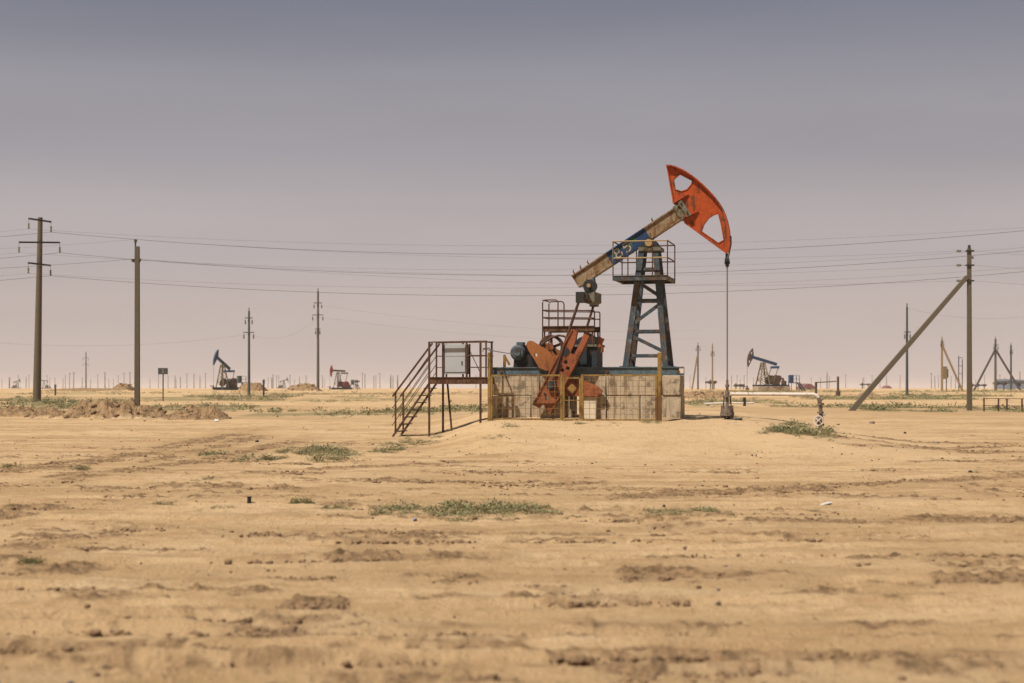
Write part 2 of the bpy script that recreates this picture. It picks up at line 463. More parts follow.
M['far_pole'] = plain('far_pole', (0.07, 0.06, 0.05), 0.8, 0.3)
M['far_steel'] = plain('far_steel', (0.05, 0.056, 0.055), 0.7, 0.3)
M['far_tan'] = plain('far_tan_pole', (0.24, 0.165, 0.085), 0.8, 0.2)
M['far_blue'] = plain('far_blue_paint', (0.012, 0.042, 0.098), 0.6, 0.3)
M['far_yellow'] = plain('far_yellow_steel', (0.17, 0.125, 0.058), 0.7, 0.3)
M['far_red'] = plain('far_red_paint', (0.24, 0.032, 0.02), 0.6, 0.3)
M['far_brown'] = plain('far_brown_steel', (0.075, 0.046, 0.028), 0.7, 0.4)
M['shed_blue'] = plain('shed_blue_wall', (0.16, 0.19, 0.235), 0.7, 0.15)
M['shed_white'] = plain('shed_white_wall', (0.5, 0.48, 0.45), 0.7, 0.15)
M['red_roof'] = plain('dark_red_roof', (0.17, 0.07, 0.06), 0.7, 0.2)
M['litter'] = plain('litter_white', (0.62, 0.57, 0.5), 0.6, 0.15)
M['litter_blue'] = plain('litter_blue', (0.2, 0.25, 0.36), 0.5, 0.2)

# ------------------------------------------------------------------ mesh building helpers
class MB:
    def __init__(s):
        s.v, s.f, s.m, s.cur = [], [], [], 0
    def _add(s, vs, fs):
        o = len(s.v)
        s.v += [tuple(p) for p in vs]
        for f in fs:
            s.f.append([i + o for i in f]); s.m.append(s.cur)
        return s
    def box(s, a, b):
        x0, x1 = sorted((a[0], b[0])); y0, y1 = sorted((a[1], b[1])); z0, z1 = sorted((a[2], b[2]))
        return s._add([(x0, y0, z0), (x1, y0, z0), (x1, y1, z0), (x0, y1, z0), (x0, y0, z1), (x1, y0, z1), (x1, y1, z1), (x0, y1, z1)],
                      [(3, 2, 1, 0), (4, 5, 6, 7), (0, 1, 5, 4), (1, 2, 6, 5), (2, 3, 7, 6), (3, 0, 4, 7)])
    @staticmethod
    def frame(p0, p1, up):
        p0, p1 = Vector(p0), Vector(p1)
        d = (p1 - p0).normalized()
        up = Vector(up)
        if abs(d.dot(up.normalized())) > 0.98:
            up = Vector((1, 0, 0)) if abs(d.x) < 0.9 else Vector((0, 1, 0))
        sx = d.cross(up).normalized()
        uu = sx.cross(d).normalized()
        return p0, p1, d, sx, uu
    def sweep(s, p0, p1, prof, up=(0, 0, 1), prof1=None):
        """prof: list of (side, up) points, counter-clockwise seen against the axis"""
        p0, p1, d, sx, uu = s.frame(p0, p1, up)
        prof1 = prof1 or prof
        n = len(prof)
        vs = [p0 + sx * a + uu * b for a, b in prof] + [p1 + sx * a + uu * b for a, b in prof1]
        fs = [(i, (i + 1) % n, n + (i + 1) % n, n + i) for i in range(n)]
        tris = tessellate_polygon([[Vector((a, b, 0)) for a, b in prof]])
        fs += [tuple(t) for t in tris] + [tuple(n + i for i in reversed(t)) for t in tris]
        return s._add(vs, fs)
    def bar(s, p0, p1, w, h=None, up=(0, 0, 1), w1=None, h1=None):
        h = h or w
        P = lambda w, h: [(-w / 2, -h / 2), (w / 2, -h / 2), (w / 2, h / 2), (-w / 2, h / 2)]
        return s.sweep(p0, p1, P(w, h), up, P(w1 or w, h1 or (h if w1 is None else w1)))
    def ibeam(s, p0, p1, h, w, tw=0.03, tf=0.035, up=(0, 0, 1)):
        a, b, c = w / 2, h / 2, tw / 2
        P = [(-a, -b), (a, -b), (a, -b + tf), (c, -b + tf), (c, b - tf), (a, b - tf), (a, b), (-a, b), (-a, b - tf), (-c, b - tf), (-c, -b + tf), (-a, -b + tf)]
        return s.sweep(p0, p1, P, up)
    def cyl(s, p0, p1, r, n=12, r1=None):
        P = lambda r: [(r * math.cos(2 * math.pi * i / n), r * math.sin(2 * math.pi * i / n)) for i in range(n)]
        p0, p1, d, sx, uu = s.frame(p0, p1, (0, 0, 1))
        r1 = r if r1 is None else r1
        vs = [p0 + sx * a + uu * b for a, b in P(r)] + [p1 + sx * a + uu * b for a, b in P(r1)]
        fs = [(i, (i + 1) % n, n + (i + 1) % n, n + i) for i in range(n)] + [tuple(range(n - 1, -1, -1)), tuple(range(n, 2 * n))]
        return s._add(vs, fs)
    def tube(s, pts, r, n=6, cap=True):
        pts = [Vector(p) for p in pts]
        vs, fs = [], []
        for i, p in enumerate(pts):
            d = (pts[min(i + 1, len(pts) - 1)] - pts[max(i - 1, 0)]).normalized()
            _, _, _, sx, uu = s.frame((0, 0, 0), d, (0, 0.13, 1))
            vs += [p + sx * r * math.cos(2 * math.pi * k / n) + uu * r * math.sin(2 * math.pi * k / n) for k in range(n)]
        for i in range(len(pts) - 1):
            fs += [(i * n + k, i * n + (k + 1) % n, (i + 1) * n + (k + 1) % n, (i + 1) * n + k) for k in range(n)]
        if cap:
            fs += [tuple(range(n - 1, -1, -1)), tuple(range(len(vs) - n, len(vs)))]
        return s._add(vs, fs)
    def plate(s, poly, y0, y1, holes=()):
        """polygon in the local x-z plane, thick from y0 to y1"""
        loops = [list(poly)] + [list(h) for h in holes]
        flat = [p for l in loops for p in l]
        n = len(flat)
        vs = [(x, y0, z) for x, z in flat] + [(x, y1, z) for x, z in flat]
        tris = tessellate_polygon([[Vector((x, z, 0)) for x, z in l] for l in loops])
        fs = [tuple(t) for t in tris] + [tuple(n + i for i in reversed(t)) for t in tris]
        o = 0
        for l in loops:
            k = len(l)
            fs += [(o + i, o + (i + 1) % k, n + o + (i + 1) % k, n + o + i) for i in range(k)]
            o += k
        return s._add(vs, fs)
    def ring(s, c, axis, r_in, r_out, w, n=20):
        c = Vector(c); a = Vector(axis).normalized()
        _, _, _, sx, uu = s.frame((0, 0, 0), a, (0, 0, 1))
        vs = []
        for k in range(n):
            e = sx * math.cos(2 * math.pi * k / n) + uu * math.sin(2 * math.pi * k / n)
            vs += [c + e * r_in - a * w / 2, c + e * r_out - a * w / 2, c + e * r_out + a * w / 2, c + e * r_in + a * w / 2]
        fs = []
        for k in range(n):
            i, j = 4 * k, 4 * ((k + 1) % n)
            for q in range(4):
                fs.append((i + q, i + (q + 1) % 4, j + (q + 1) % 4, j + q))
        return s._add(vs, fs)
    def build(s, name, mats, parent=None, smooth=True):
        me = bpy.data.meshes.new(name)
        me.from_pydata(s.v, [], s.f)
        if not isinstance(mats, (list, tuple)):
            mats = [mats]
        for k in mats:
            me.materials.append(M[k])
        if len(mats) > 1:
            me.polygons.foreach_set('material_index', s.m)
        import bmesh
        bm = bmesh.new(); bm.from_mesh(me)
        bmesh.ops.recalc_face_normals(bm, faces=bm.faces)
        bm.to_mesh(me); bm.free()
        if smooth:
            me.polygons.foreach_set('use_smooth', [True] * len(me.polygons))
            me.set_sharp_from_angle(angle=R(32))
        o = bpy.data.objects.new(name, me)
        COL.objects.link(o)
        if parent:
            o.parent = parent
        return o
def tag(o, label=None, cat=None, group=None, kind=None):
    for k, v in (('label', label), ('category', cat), ('group', group), ('kind', kind)):
        if v:
            o[k] = v
    return o
def thing(name, label, cat, loc=(0, 0, 0), rotz=0.0, group=None):
    o = bpy.data.objects.new(name, None)
    o.empty_display_size = 0.3
    COL.objects.link(o)
    o.location = loc
    o.rotation_euler = (0, 0, rotz)
    return tag(o, label, cat, group)
def copy_tree(o, parent=None):
    c = o.copy()
    COL.objects.link(c)
    c.parent = parent
    for ch in list(o.children):
        copy_tree(ch, c)
    return c
def mesh_obj(name, me, mat, parent=None):
    me.materials.append(M[mat])
    o = bpy.data.objects.new(name, me)
    COL.objects.link(o)
    if parent:
        o.parent = parent
    return o

# ------------------------------------------------------------------ the ground
th = np.concatenate([np.linspace(-180, -32, 40)[:-1], np.linspace(-32, -22, 30)[:-1], np.linspace(-22, 22, 840), np.linspace(22, 32, 30)[1:], np.linspace(32, 180, 40)[1:-1]])
rr = [0.6, 2, 4, 5.5, 6.6, 7.4]
while rr[-1] < 9000:
    r_ = rr[-1]
    rr.append(r_ + (0.055 if r_ < 32 else 0.055 + (r_ - 32) * 0.008 if r_ < 75 else 0.40 + (r_ - 75) * 0.02))
rr = np.array(rr)
TH, RR = np.meshgrid(np.radians(th), rr)
GX = np.sin(TH) * RR; GY = np.cos(TH) * RR
CH = np.maximum(churn(GX, GY), 0.5 * ruts(GX, GY)[1] * sstep(0.5, 0.7, fbm(GX / 0.5, GY / 0.3, 3, 241)))
GZ = H(GX, GY)
near = sstep(90, 30, RR)
rid = 1 - np.abs(2 * fbm(GX / 0.22, GY / 0.20, 4, 71, 0.65) - 1)
GZ = GZ + near * (0.055 * (1 - np.abs(2 * fbm(GX / 1.5, GY / 0.8, 4, 61) - 1) - 0.7) + 0.035 * (fbm(GX / 0.4, GY / 0.3, 3, 65) - 0.5))
GZ = GZ + near * CH * (0.11 * (rid - 0.62) + 0.10 * (fbm(GX / 0.09, GY / 0.10, 2, 77) - 0.5))
RUTZ, RUTM = ruts(GX, GY)
GZ = GZ + RUTZ * near
SCRUB_PX = [  # strips of low growth: (x0, x1, y, half height px, density)
    (0, 215, 399, 2.5, 1.0), (0, 120, 404, 3.5, 1.1), (150, 290, 399, 4, 1.2), (290, 430, 401, 2.5, .8), (250, 400, 413, 3, .8),
    (380, 440, 412, 3, .9), (140, 260, 408, 3, .8), (640, 676, 397, 2, .6), (684, 724, 403.5, 1.5, .7), (800, 960, 399, 1.5, .7), (860, 935, 408, 2.0, .8),
    (900, 990, 396, 1.5, .7), (985, 1030, 410, 2.5, 1.0), (700, 780, 402, 2, .7), (770, 850, 407, 2, .5), (440, 490, 409, 2.5, .9),
    (700, 1030, 392, 1.2, .6), (0, 480, 394, 1.3, .5), (20, 60, 410, 4, .8), (905, 945, 411, 1.5, .9), (865, 890, 410, 1.5, .8)]
SCR = np.zeros_like(GX)
scr_w = []
for x0, x1, y, hh, dn in SCRUB_PX:
    a = G(x0, y); b = G(x1, y); n_ = G((x0 + x1) / 2, y + hh); f_ = G((x0 + x1) / 2, y - hh)
    if max(a.y, b.y, f_.y) > 1.6 * min(a.y, b.y, n_.y):
        if min(a.y, b.y) < 60:
            continue
    hw = min(12.0, max(0.6, (f_.y - n_.y) / 2))
    scr_w.append((a, b, hw, dn))
    t = (GX - a.x) / (b.x - a.x + 1e-6)
    yc = a.y + (b.y - a.y) * t
    SCR = np.maximum(SCR, np.exp(-((GY - yc) / hw) ** 2) * sstep(-0.06, 0.1, t) * sstep(1.06, 0.9, t) * min(1, dn))
SCR = SCR * sstep(0.30, 0.58, fbm(GX / 2.6, GY / 2.0, 3, 90))
nR, nT = GX.shape
idx = np.arange(nR * nT).reshape(nR, nT)
i2 = np.roll(idx, -1, axis=1)
FQ = np.stack([idx[:-1], i2[:-1], i2[1:], idx[1:]], -1).reshape(-1, 4)[:, ::-1]
me = make_mesh('ground', np.stack([GX, GY, GZ], -1).reshape(-1, 3), np.ascontiguousarray(FQ))
for nm, arr in (('churn', CH), ('scrub', SCR), ('band', np.maximum(bands(GX, GY), 0.95 * RUTM)), ('packed', packed(GX, GY))):  # band and churn also carry the painted rut shade
    at = me.attributes.new(nm, 'FLOAT', 'POINT')
    at.data.foreach_set('value', arr.astype(np.float32).ravel())
ground = mesh_obj('ground', me, 'soil')
tag(ground, 'bare sandy ground churned by tyres', kind='structure')

# ------------------------------------------------------------------ the pump jack near the camera
YAW = R(13.0)
O = Vector((4.18, 48.5, 0.66))
UH = Vector((math.cos(YAW), -math.sin(YAW), 0)); VH = Vector((math.sin(YAW), math.cos(YAW), 0))
def P(px, py, v, z_only=False):
    """photo pixel on the upright plane that lies v metres behind the pump's long axis -> local (u, v, z)"""
    d = Vector(((px - 512) / F, 1, (HZ - py) / F))
    c = Vector((0, 0, CAMZ)) - O
    t = (v - VH.dot(c)) / VH.dot(d)
    return Vector((UH.dot(c) + t * UH.dot(d), v, c.z + t * d.z))
def PP(pts, v):
    return [(q.x, q.z) for q in (P(x, y, v) for x, y in pts)]
def to_world(q):
    return O + UH * q[0] + VH * q[1] + Vector((0, 0, q[2]))
def ground_local(u, v):
    w = O + UH * u + VH * v
    return hz(w.x, w.y) - O.z

# --- foundation of stacked concrete blocks
fnd = thing('foundation', 'stained concrete block foundation under the blue frame of the near pump jack', 'foundation', O, -YAW)
FV = -0.92
top = P(580, 375.6, FV).z
midz = top - 0.60
botz = -0.25
def U(px, v):
    return P(px, 400, v).x
blk = 0
for (z0, z1, cuts) in ((midz + 0.012, top, [493, 540, 606, 662, 680.5]), (botz, midz, [493, 531, 566, None, 581, 606.5, 640, 681])):
    i = 0
    while i < len(cuts) - 1:
        if cuts[i] is None or cuts[i + 1] is None:
            i += 1
            continue
        a, b = U(cuts[i], FV) + 0.012, U(cuts[i + 1], FV) - 0.012
        off = random.uniform(-0.02, 0.02)
        mb = MB()
        j = lambda: random.uniform(-0.012, 0.012)
        mb.box((a, FV + off, z0 + j()), (b, FV + off + (1.0 if i == len(cuts) - 2 else 0.5), z1 + (0 if z1 == top else j())))
        o = mb.build('concrete_block', 'concrete', fnd)
        o.modifiers.new('edge', 'BEVEL').width = 0.018
        mb = MB()
        mb.box((a, -FV - 0.5 - off, z0), (min(b, U(664, FV)), -FV - off, z1))
        mb.build('concrete_block', 'concrete', fnd)
        i += 1
uL, uR = U(493, FV), U(679.5, FV)
MB().box((U(660, FV) - 0.42, FV + 0.51, botz), (U(660, FV), -FV - 0.51, top - 0.004)).build('concrete_block', 'concrete', fnd)
MB().box((uL + 0.02, FV + 0.51, botz), (uL + 0.42, -FV - 0.51, top - 0.004)).build('concrete_block', 'concrete', fnd)
a = P(581.5, 398, -1.12); b = P(596, 425, -1.12)
MB().bar((a.x / 2 + b.x / 2, -1.00, a.z), (a.x / 2 + b.x / 2, -1.14, b.z - 0.1), b.x - a.x, 0.12, (0, 1, 0)).build('concrete_slab', 'concrete_pale', fnd)

pj = thing('pump_jack', 'large near pump jack with orange horse head and blue band on its beam', 'pump jack', O, -YAW)
# --- base frame
bf = MB()
z0, z1 = top + 0.004, P(580, 367, -0.8).z
for v in (-0.80, 0.80):
    bf.ibeam((U(493, v), v, (z0 + z1) / 2), (U(683.5 if v < 0 else 678, v), v, (z0 + z1) / 2), z1 - z0, 0.15, 0.07, 0.028)
frame = bf.build('base_frame', 'frame_blue', pj)
for px in (497, 540, 600, 640, 665, 679):
    u = U(px, 0)
    MB().bar((u, -0.72, (z0 + z1) / 2), (u, 0.72, (z0 + z1) / 2), 0.16, z1 - z0 - 0.08).build('cross_member', 'frame_blue', frame)
for px in (501, 607, 678):
    q = P(px, 371.5, -0.86)
    MB().cyl((q.x, -0.87, q.z), (q.x, -0.74, q.z), 0.055, 10).build('lifting_lug', 'rust', frame)
ZF = z1
q = P(680, 370, -0.9)
MB().box((q.x - 0.03, -0.86, ZF - 0.2), (q.x + 0.1, -0.62, ZF - 0.01)).build('end_bracket', 'pipe', frame)

# --- samson post
sp_root = thing('samson_post', None, None, (0, 0, 0)); sp_root.parent = pj
def leg_pts(side, sv):
    b = P(625.8 if side < 0 else 665.6, 366.5, -0.60); t = P(641.8 if side < 0 else 655.6, 249.5, -0.26)
    return Vector((b.x, sv * 0.60, ZF)), Vector((t.x, sv * 0.26, t.z))
LEG = {}
for sd in (-1, 1):
    for sv in (-1, 1):
        p0, p1 = leg_pts(sd, sv)
        LEG[sd, sv] = (p0, p1)
        MB().ibeam(p0, p1, 0.18, 0.17, 0.03, 0.03, (0, 1, 0)).build('leg', 'steel_blue', sp_root)
        MB().box((p0.x - 0.17, p0.y - 0.15, ZF + 0.001), (p0.x + 0.17, p0.y + 0.15, ZF + 0.03)).build('foot_plate', 'steel_blue', sp_root)
def on_leg(sd, sv, z):
    p0, p1 = LEG[sd, sv]
    t = (z - p0.z) / (p1.z - p0.z)
    return p0.lerp(p1, t)
for y in (268.5, 300, 331, 355.5):
    z = P(648, y, -0.5).z
    for sv in (-1, 1):
        MB().bar(on_leg(-1, sv, z), on_leg(1, sv, z), 0.05, 0.085).build('rung', 'steel_blue', sp_root)
    for sd in (-1, 1):
        MB().bar(on_leg(sd, -1, z - 0.12), on_leg(sd, 1, z - 0.12), 0.05, 0.07).build('rung', 'steel_blue', sp_root)
for (sa, ya, sb, yb) in ((-1, 325, 1, 304), (-1, 335, 1, 352), (-1, 281, 1, 296)):
    za, zb = P(648, ya, -0.5).z, P(648, yb, -0.5).z
    for sv in (-1,):
        MB().bar(on_leg(sa, sv, za) + Vector((0, 0.03 * sv, 0)), on_leg(sb, sv, zb) + Vector((0, 0.03 * sv, 0)), 0.05, 0.105).build('brace', 'steel_blue', sp_root)
q0, q1 = P(638.5, 247.3, -0.35), P(661, 250.5, -0.35)
MB().box((q0.x, -0.40, q1.z), (q1.x, 0.40, q0.z)).build('cap_plate', 'grey_green', sp_root)
bq = P(648.5, 242.6, -0.42)
piv = Vector((bq.x, 0, bq.z))
mb = MB()
for v in (-0.34, 0.16):
    mb.plate([(piv.x - 0.26, q0.z), (piv.x + 0.30, q0.z), (piv.x + 0.18, piv.z + 0.06), (piv.x + 0.06, piv.z + 0.16), (piv.x - 0.06, piv.z + 0.16), (piv.x - 0.16, piv.z + 0.04)], v, v + 0.18)
mb.build('bearing_block', 'dark', sp_root)
MB().cyl((piv.x, -0.43, piv.z), (piv.x, -0.3, piv.z), 0.112, 16).build('bearing_cap', 'cap', sp_root)

# --- work platform at the top of the post
wp = thing('work_platform', None, None); wp.parent = pj
def uspan(x0, x1, v):
    return U2(x0, v), U2(x1, v)
def U2(px, v):
    return P(px, 278, v).x
vd0, vd1 = -0.86, 0.86
ua, ub = U2(613, vd0), U2(667.5, vd0)
zd0, zd1 = P(640, 280.3, vd0).z, P(640, 275.3, vd0).z
MB().ibeam((ua, vd0, (zd0 + zd1) / 2), (ub, vd0, (zd0 + zd1) / 2), zd1 - zd0, 0.08, 0.045, 0.02).build('edge_beam', 'steel_blue', wp)
MB().ibeam((ua, vd1, (zd0 + zd1) / 2), (ub, vd1, (zd0 + zd1) / 2), zd1 - zd0, 0.08, 0.045, 0.02).build('edge_beam', 'steel_blue', wp)
for u in (ua + 0.03, ub - 0.03):
    MB().bar((u, vd0 + 0.05, (zd0 + zd1) / 2), (u, vd1 - 0.05, (zd0 + zd1) / 2), 0.05, zd1 - zd0 - 0.02).build('edge_beam', 'grey_green', wp)
for (x0, x1, v) in ((ua + 0.06, ub - 0.06, vd0 + 0.06), (ua + 0.06, ub - 0.06, 0.45)):
    for k in range(4):
        MB().box((x0, v + k * 0.1, zd1 - 0.05), (x1, v + k * 0.1 + 0.085, zd1 - 0.012)).build('deck_plank', 'rust_light', wp)
zr, zm = P(640, 241.0, vd0).z, P(640, 257.8, vd0).z
for v, mt in ((vd0, 'yellow'), (vd1, 'rust')):
    for z in (zr, zm):
        MB().tube([(ua, v, z), (ub, v, z)], 0.021, 6).build('rail', 'cap' if v < 0 else 'rust', wp)
    for u in (ua, ua + 0.45, ub - 0.45, ub):
        MB().tube([(u, v, zd0), (u, v, zr)], 0.02, 6).build('post', 'grey_green' if u == ua and v < 0 else 'rust', wp)
for u in (ua, ub):
    for z in (zr, zm):
        MB().tube([(u, vd0, z), (u, vd1, z)], 0.02, 6).build('rail', 'rust', wp)

# --- walking beam
b0 = P(575.6, 281.7, 0); b1 = P(686, 208.8, 0)
bd = (b1 - b0).normalized(); bn = Vector((-bd.z, 0, bd.x))
if bn.z < 0: bn = -bn
Lb = (b1 - b0).length
def tb(px, py):
    return (P(px, py, -0.16) - b0).dot(bd)
s1, s2 = tb(609, 259), tb(647, 233)
wb = MB()
hB, wB = 0.425, 0.32
for k, (a, c) in enumerate(((0, s1), (s1, s2), (s2, Lb))):
    wb.cur = 1 if k == 1 else 0
    wb.ibeam(b0 + bd * a, b0 + bd * c, hB, wB, 0.22, 0.04, bn)
beam = wb.build('walking_beam', ['beam_tan', 'blue'], pj)
for (px, py) in ((573, 272.5), (580, 268), (587, 262.5), (651, 219)):
    t = tb(px, py)
    base = b0 + bd * t + bn * (hB / 2)
    MB().tube([base, base + bn * 0.1, base + bn * 0.13 + bd * 0.04], 0.022, 6).build('hook', 'rust', beam)
# painted number 85, strokes as thin ribbons on the web face
VN = -0.113
def stroke_path(pts, cx, cz, sx, sz):
    return [b0 + bd * (cx + x * sx) + bn * (cz + z * sz) for x, z in pts]
def arc_pts(cx, cy, rx, ry, a0, a1, n=12):
    return [(cx + rx * math.cos(R(a0 + (a1 - a0) * i / n)), cy + ry * math.sin(R(a0 + (a1 - a0) * i / n))) for i in range(n + 1)]
DIG = {'8': [arc_pts(0.5, 0.74, 0.34, 0.24, 0, 360, 18), arc_pts(0.5, 0.26, 0.42, 0.26, 0, 360, 18)],
       '5': [[(0.86, 1.0), (0.2, 1.0), (0.16, 0.56)] + arc_pts(0.46, 0.32, 0.42, 0.32, 130, -140, 14)]}
def ribbon(mb, pts, w, v):
    pts = [Vector(p) for p in pts]
    vs, fs = [], []
    for i, p in enumerate(pts):
        d = (pts[min(i + 1, len(pts) - 1)] - pts[max(i - 1, 0)]).normalized()
        nrm = Vector((-d.z, 0, d.x))
        for e in (-1, 1):
            q = p + nrm * e * w / 2
            vs.append((q.x, v, q.z))
    fs = [(2 * i, 2 * i + 1, 2 * i + 3, 2 * i + 2) for i in range(len(pts) - 1)]
    mb._add(vs, fs)
tn = tb(623, 250.0)
gmb, nmb = MB(), MB()
for ch, cx in (('8', tn - 0.30), ('5', tn + 0.02)):
    for st in DIG[ch]:
        ribbon(gmb, stroke_path(st, cx - 0.02, -0.15, 0.24, 0.27), 0.085, VN)
        ribbon(nmb, stroke_path(st, cx, -0.135, 0.24, 0.27), 0.042, VN - 0.003)
ribbon(gmb, stroke_path([(0, 0.2), (0.2, 0.8), (0.9, 0.7)], tn + 0.24, -0.12, 0.3, 0.27), 0.16, VN + 0.0005)
gmb.build('green_backing', 'number_green', beam, False)  # dark green paint behind and beside the digits
tag(nmb.build('painted_number', 'number', beam, False), 'pale hand painted number 85 on the blue band')
# end clamp where the head is hung
mb = MB()
mb.bar(b0 + bd * (Lb - 0.30), b0 + bd * (Lb - 0.17), wB + 0.06, hB + 0.06, bn)
mb.bar(b0 + bd * (Lb - 0.10), b0 + bd * (Lb + 0.04), wB + 0.08, hB + 0.10, bn)
mb.build('end_clamp', 'grey_green', beam)
for s_ in (-1, 1):
    for e in (-0.17, 0.17):
        c = b0 + bd * (Lb - 0.03) + bn * e
        MB().cyl((c.x, s_ * 0.20, c.z), (c.x, s_ * 0.23, c.z), 0.035, 6).build('bolt', 'dark', beam)

# --- horse head
HO = [(667.0, 165.6), (671, 165.9), (676, 167), (682.5, 169.8), (689, 173.6), (696.5, 178.9), (703.5, 185), (709.5, 190.9), (714.6, 196.5), (719, 202.4),
      (722.7, 208.5), (725.3, 214.7), (727.5, 221.5), (729, 228.5), (729.9, 236), (730.1, 244), (729.4, 251.8), (726.6, 253.2), (716, 246), (703, 236.3), (693.5, 229.2), (684.6, 222.6), (679.5, 212.0), (673.6, 202)]
HH1 = [(673.6, 179.4), (679.8, 174.2), (692.6, 180.8), (691.3, 185), (687, 189.8), (681.4, 191.6), (675.2, 189.6)]
HH2 = [(701.4, 231.4), (704, 224.4), (708.8, 218), (713.4, 215), (718.2, 213.4), (721.5, 226), (723.9, 240.2), (718.6, 243.2)]
mb = MB()
mb.plate(PP(HO, 0), -0.045, 0.045, [PP(HH1, 0), PP(HH2, 0)])
head = mb.build('horse_head', 'orange', pj)
arc = PP(HO[:17], 0)
mb = MB()
cen = Vector((piv.x, 0, piv.z))
for i in range(len(arc) - 1):
    a_, c_ = Vector((arc[i][0], 0, arc[i][1])), Vector((arc[i + 1][0], 0, arc[i + 1][1]))
    ra, rc = (a_ - cen).normalized() * 0.03, (c_ - cen).normalized() * 0.03
    vs = []
    for p_, r_ in ((a_, ra), (c_, rc)):
        for v in (-0.19, 0.19):
            vs += [Vector((p_.x, v, p_.z)) - r_, Vector((p_.x, v, p_.z)) + r_ * 0.3]
    mb._add(vs, [(0, 1, 5, 4), (2, 6, 7, 3), (1, 3, 7, 5), (0, 4, 6, 2)])
mb.build('curved_face', 'orange', head)
def rim(pts, dep, w):
    mb = MB()
    pp = PP(pts, 0)
    for i in range(len(pp) - 1):
        mb.bar((pp[i][0], 0, pp[i][1]), (pp[i + 1][0], 0, pp[i + 1][1]), dep, w, (0, 0.01, 1))
    mb.build('rim', 'orange', head)
rim([HO[0], HO[-1]], 0.17, 0.035)
rim([HO[21], HO[17]], 0.17, 0.035)
rim(HH1 + HH1[:1], 0.13, 0.022)
rim(HH2 + HH2[:1], 0.13, 0.022)
for (x0, y0, x1, y1) in ((673.5, 203.5, 688.5, 193.8), (686.5, 216.5, 698.5, 211)):
    p0, p1 = P(x0, y0, 0), P(x1, y1, 0)
    MB().bar(p0, p1, 0.42, 0.075, (0, 0.01, 1), 0.16, 0.05).build('mounting_bracket', 'orange', head)
# --- bridle, hanger and polished rod
hb = P(727.0, 251, 0)
ct = P(727.2, 259.5, 0)
wu = P(727.2, 400, 0).x
mb = MB()
for v in (-0.09, 0.09):
    mb.tube([(arc[-3][0] + 0.03, v, arc[-3][1]), (arc[-2][0] + 0.03, v, arc[-2][1]), (wu + 0.02, v, ct.z)], 0.016, 6)
mb.build('bridle_cable', 'cable', pj)
zc = ct.z
mb = MB()
mb.box((wu - 0.06, -0.16, zc - 0.06), (wu + 0.06, 0.16, zc + 0.02))
mb.cyl((wu, 0, zc - 0.22), (wu, 0, zc + 0.18), 0.055, 10)
mb.cyl((wu, 0, zc - 0.14), (wu, 0, zc - 0.06), 0.085, 10)
mb.build('carrier_bar', 'dark', pj)
MB().cyl((wu, 0, P(727, 381, 0).z), (wu, 0, zc - 0.1), 0.022, 8).build('polished_rod', 'cable', pj)

# --- equaliser and pitmans
eq = thing('equalizer', None, None); eq.parent = pj
e0 = P(590.3, 286, 0)
MB().cyl((e0.x, -0.22, e0.z), (e0.x, 0.22, e0.z), 0.185, 16).build('bearing_housing', 'dark', eq)
eb = b0 + bd * (e0 - b0).dot(bd) - bn * (hB / 2)
MB().plate([(eb.x - bd.x * 0.27, eb.z - bd.z * 0.27), (eb.x + bd.x * 0.24, eb.z + bd.z * 0.24), (e0.x + 0.17, e0.z - 0.05), (e0.x + 0.1, e0.z - 0.24), (e0.x - 0.13, e0.z - 0.24), (e0.x - 0.2, e0.z - 0.02)], -0.17, 0.17).build('bearing_bracket', 'frame_blue', eq)
MB().cyl((e0.x, -0.30, e0.z - 0.0), (e0.x, -0.2, e0.z), 0.06, 12).build('bearing_cap', 'cap', eq)
ec = P(591.5, 297.8, 0)
ep = [Vector((ec.x, 0, ec.z)) + Vector(q) for q in ((-0.20, 0, 0.13), (-0.16, 0, -0.17), (0.08, 0, -0.20), (0.20, 0, -0.14), (0.20, 0, 0.15), (0.0, 0, 0.09))]
MB().plate([(q.x, q.z) for q in ep], -0.62, 0.62).build('cross_beam', 'grey_green', eq)
MB().bar((ec.x - 0.05, -1.05, ec.z), (ec.x - 0.05, 1.05, ec.z), 0.16, 0.16).build('cross_bar', 'grey_green', eq)
pt = P(579.5, 300, -1.22); pb = P(552.2, 385.5, -1.36)
for sv in (-1, 1):
    MB().box((pt.x - 0.10, sv * 1.0, pt.z - 0.08), (pt.x + 0.14, sv * 1.31, pt.z + 0.24)).build('end_block', 'dark', eq)
    MB().cyl((pt.x, sv * 1.25, pt.z), (pb.x, sv * 1.40, pb.z + 0.1), 0.042, 8).build('pitman_arm', 'rust', pj)

# --- cranks with counterweights
CR = [(572.6, 329.3), (577.6, 331), (575.6, 341), (570.5, 353), (574.5, 354.5), (581.5, 340), (583.8, 333.6), (589, 336), (584.5, 346), (578.5, 358), (572, 371), (566, 383), (559.4, 397), (550.2, 413.6), (545, 410.7), (544.6, 405.6), (542, 404),
      (539, 408), (533.3, 404.6), (545.6, 381), (549, 374), (556, 361), (563, 347.5)]
LO1 = [(525.7, 344.5), (527, 342), (529, 340.6), (532, 341), (549.8, 352), (552, 356), (559, 355), (566, 352), (560, 372), (545, 370.3), (539, 368), (533.4, 358.6), (528, 350.4)]
LO2 = [(558, 378), (583.5, 380.5), (596, 385.6), (602, 390.7), (600.5, 394.3), (597, 396.4), (570, 396.4), (556, 396)]
HOLE = [(535.5 + 1.6 * math.cos(R(a)), 355 + 1.9 * math.sin(R(a))) for a in range(0, 360, 36)]
cp, l1, l2, hl = PP(CR, -1.3), PP(LO1, -1.2), PP(LO2, -1.2), PP(HOLE, -1.2)
pin = P(552.0, 385.6, -1.35)
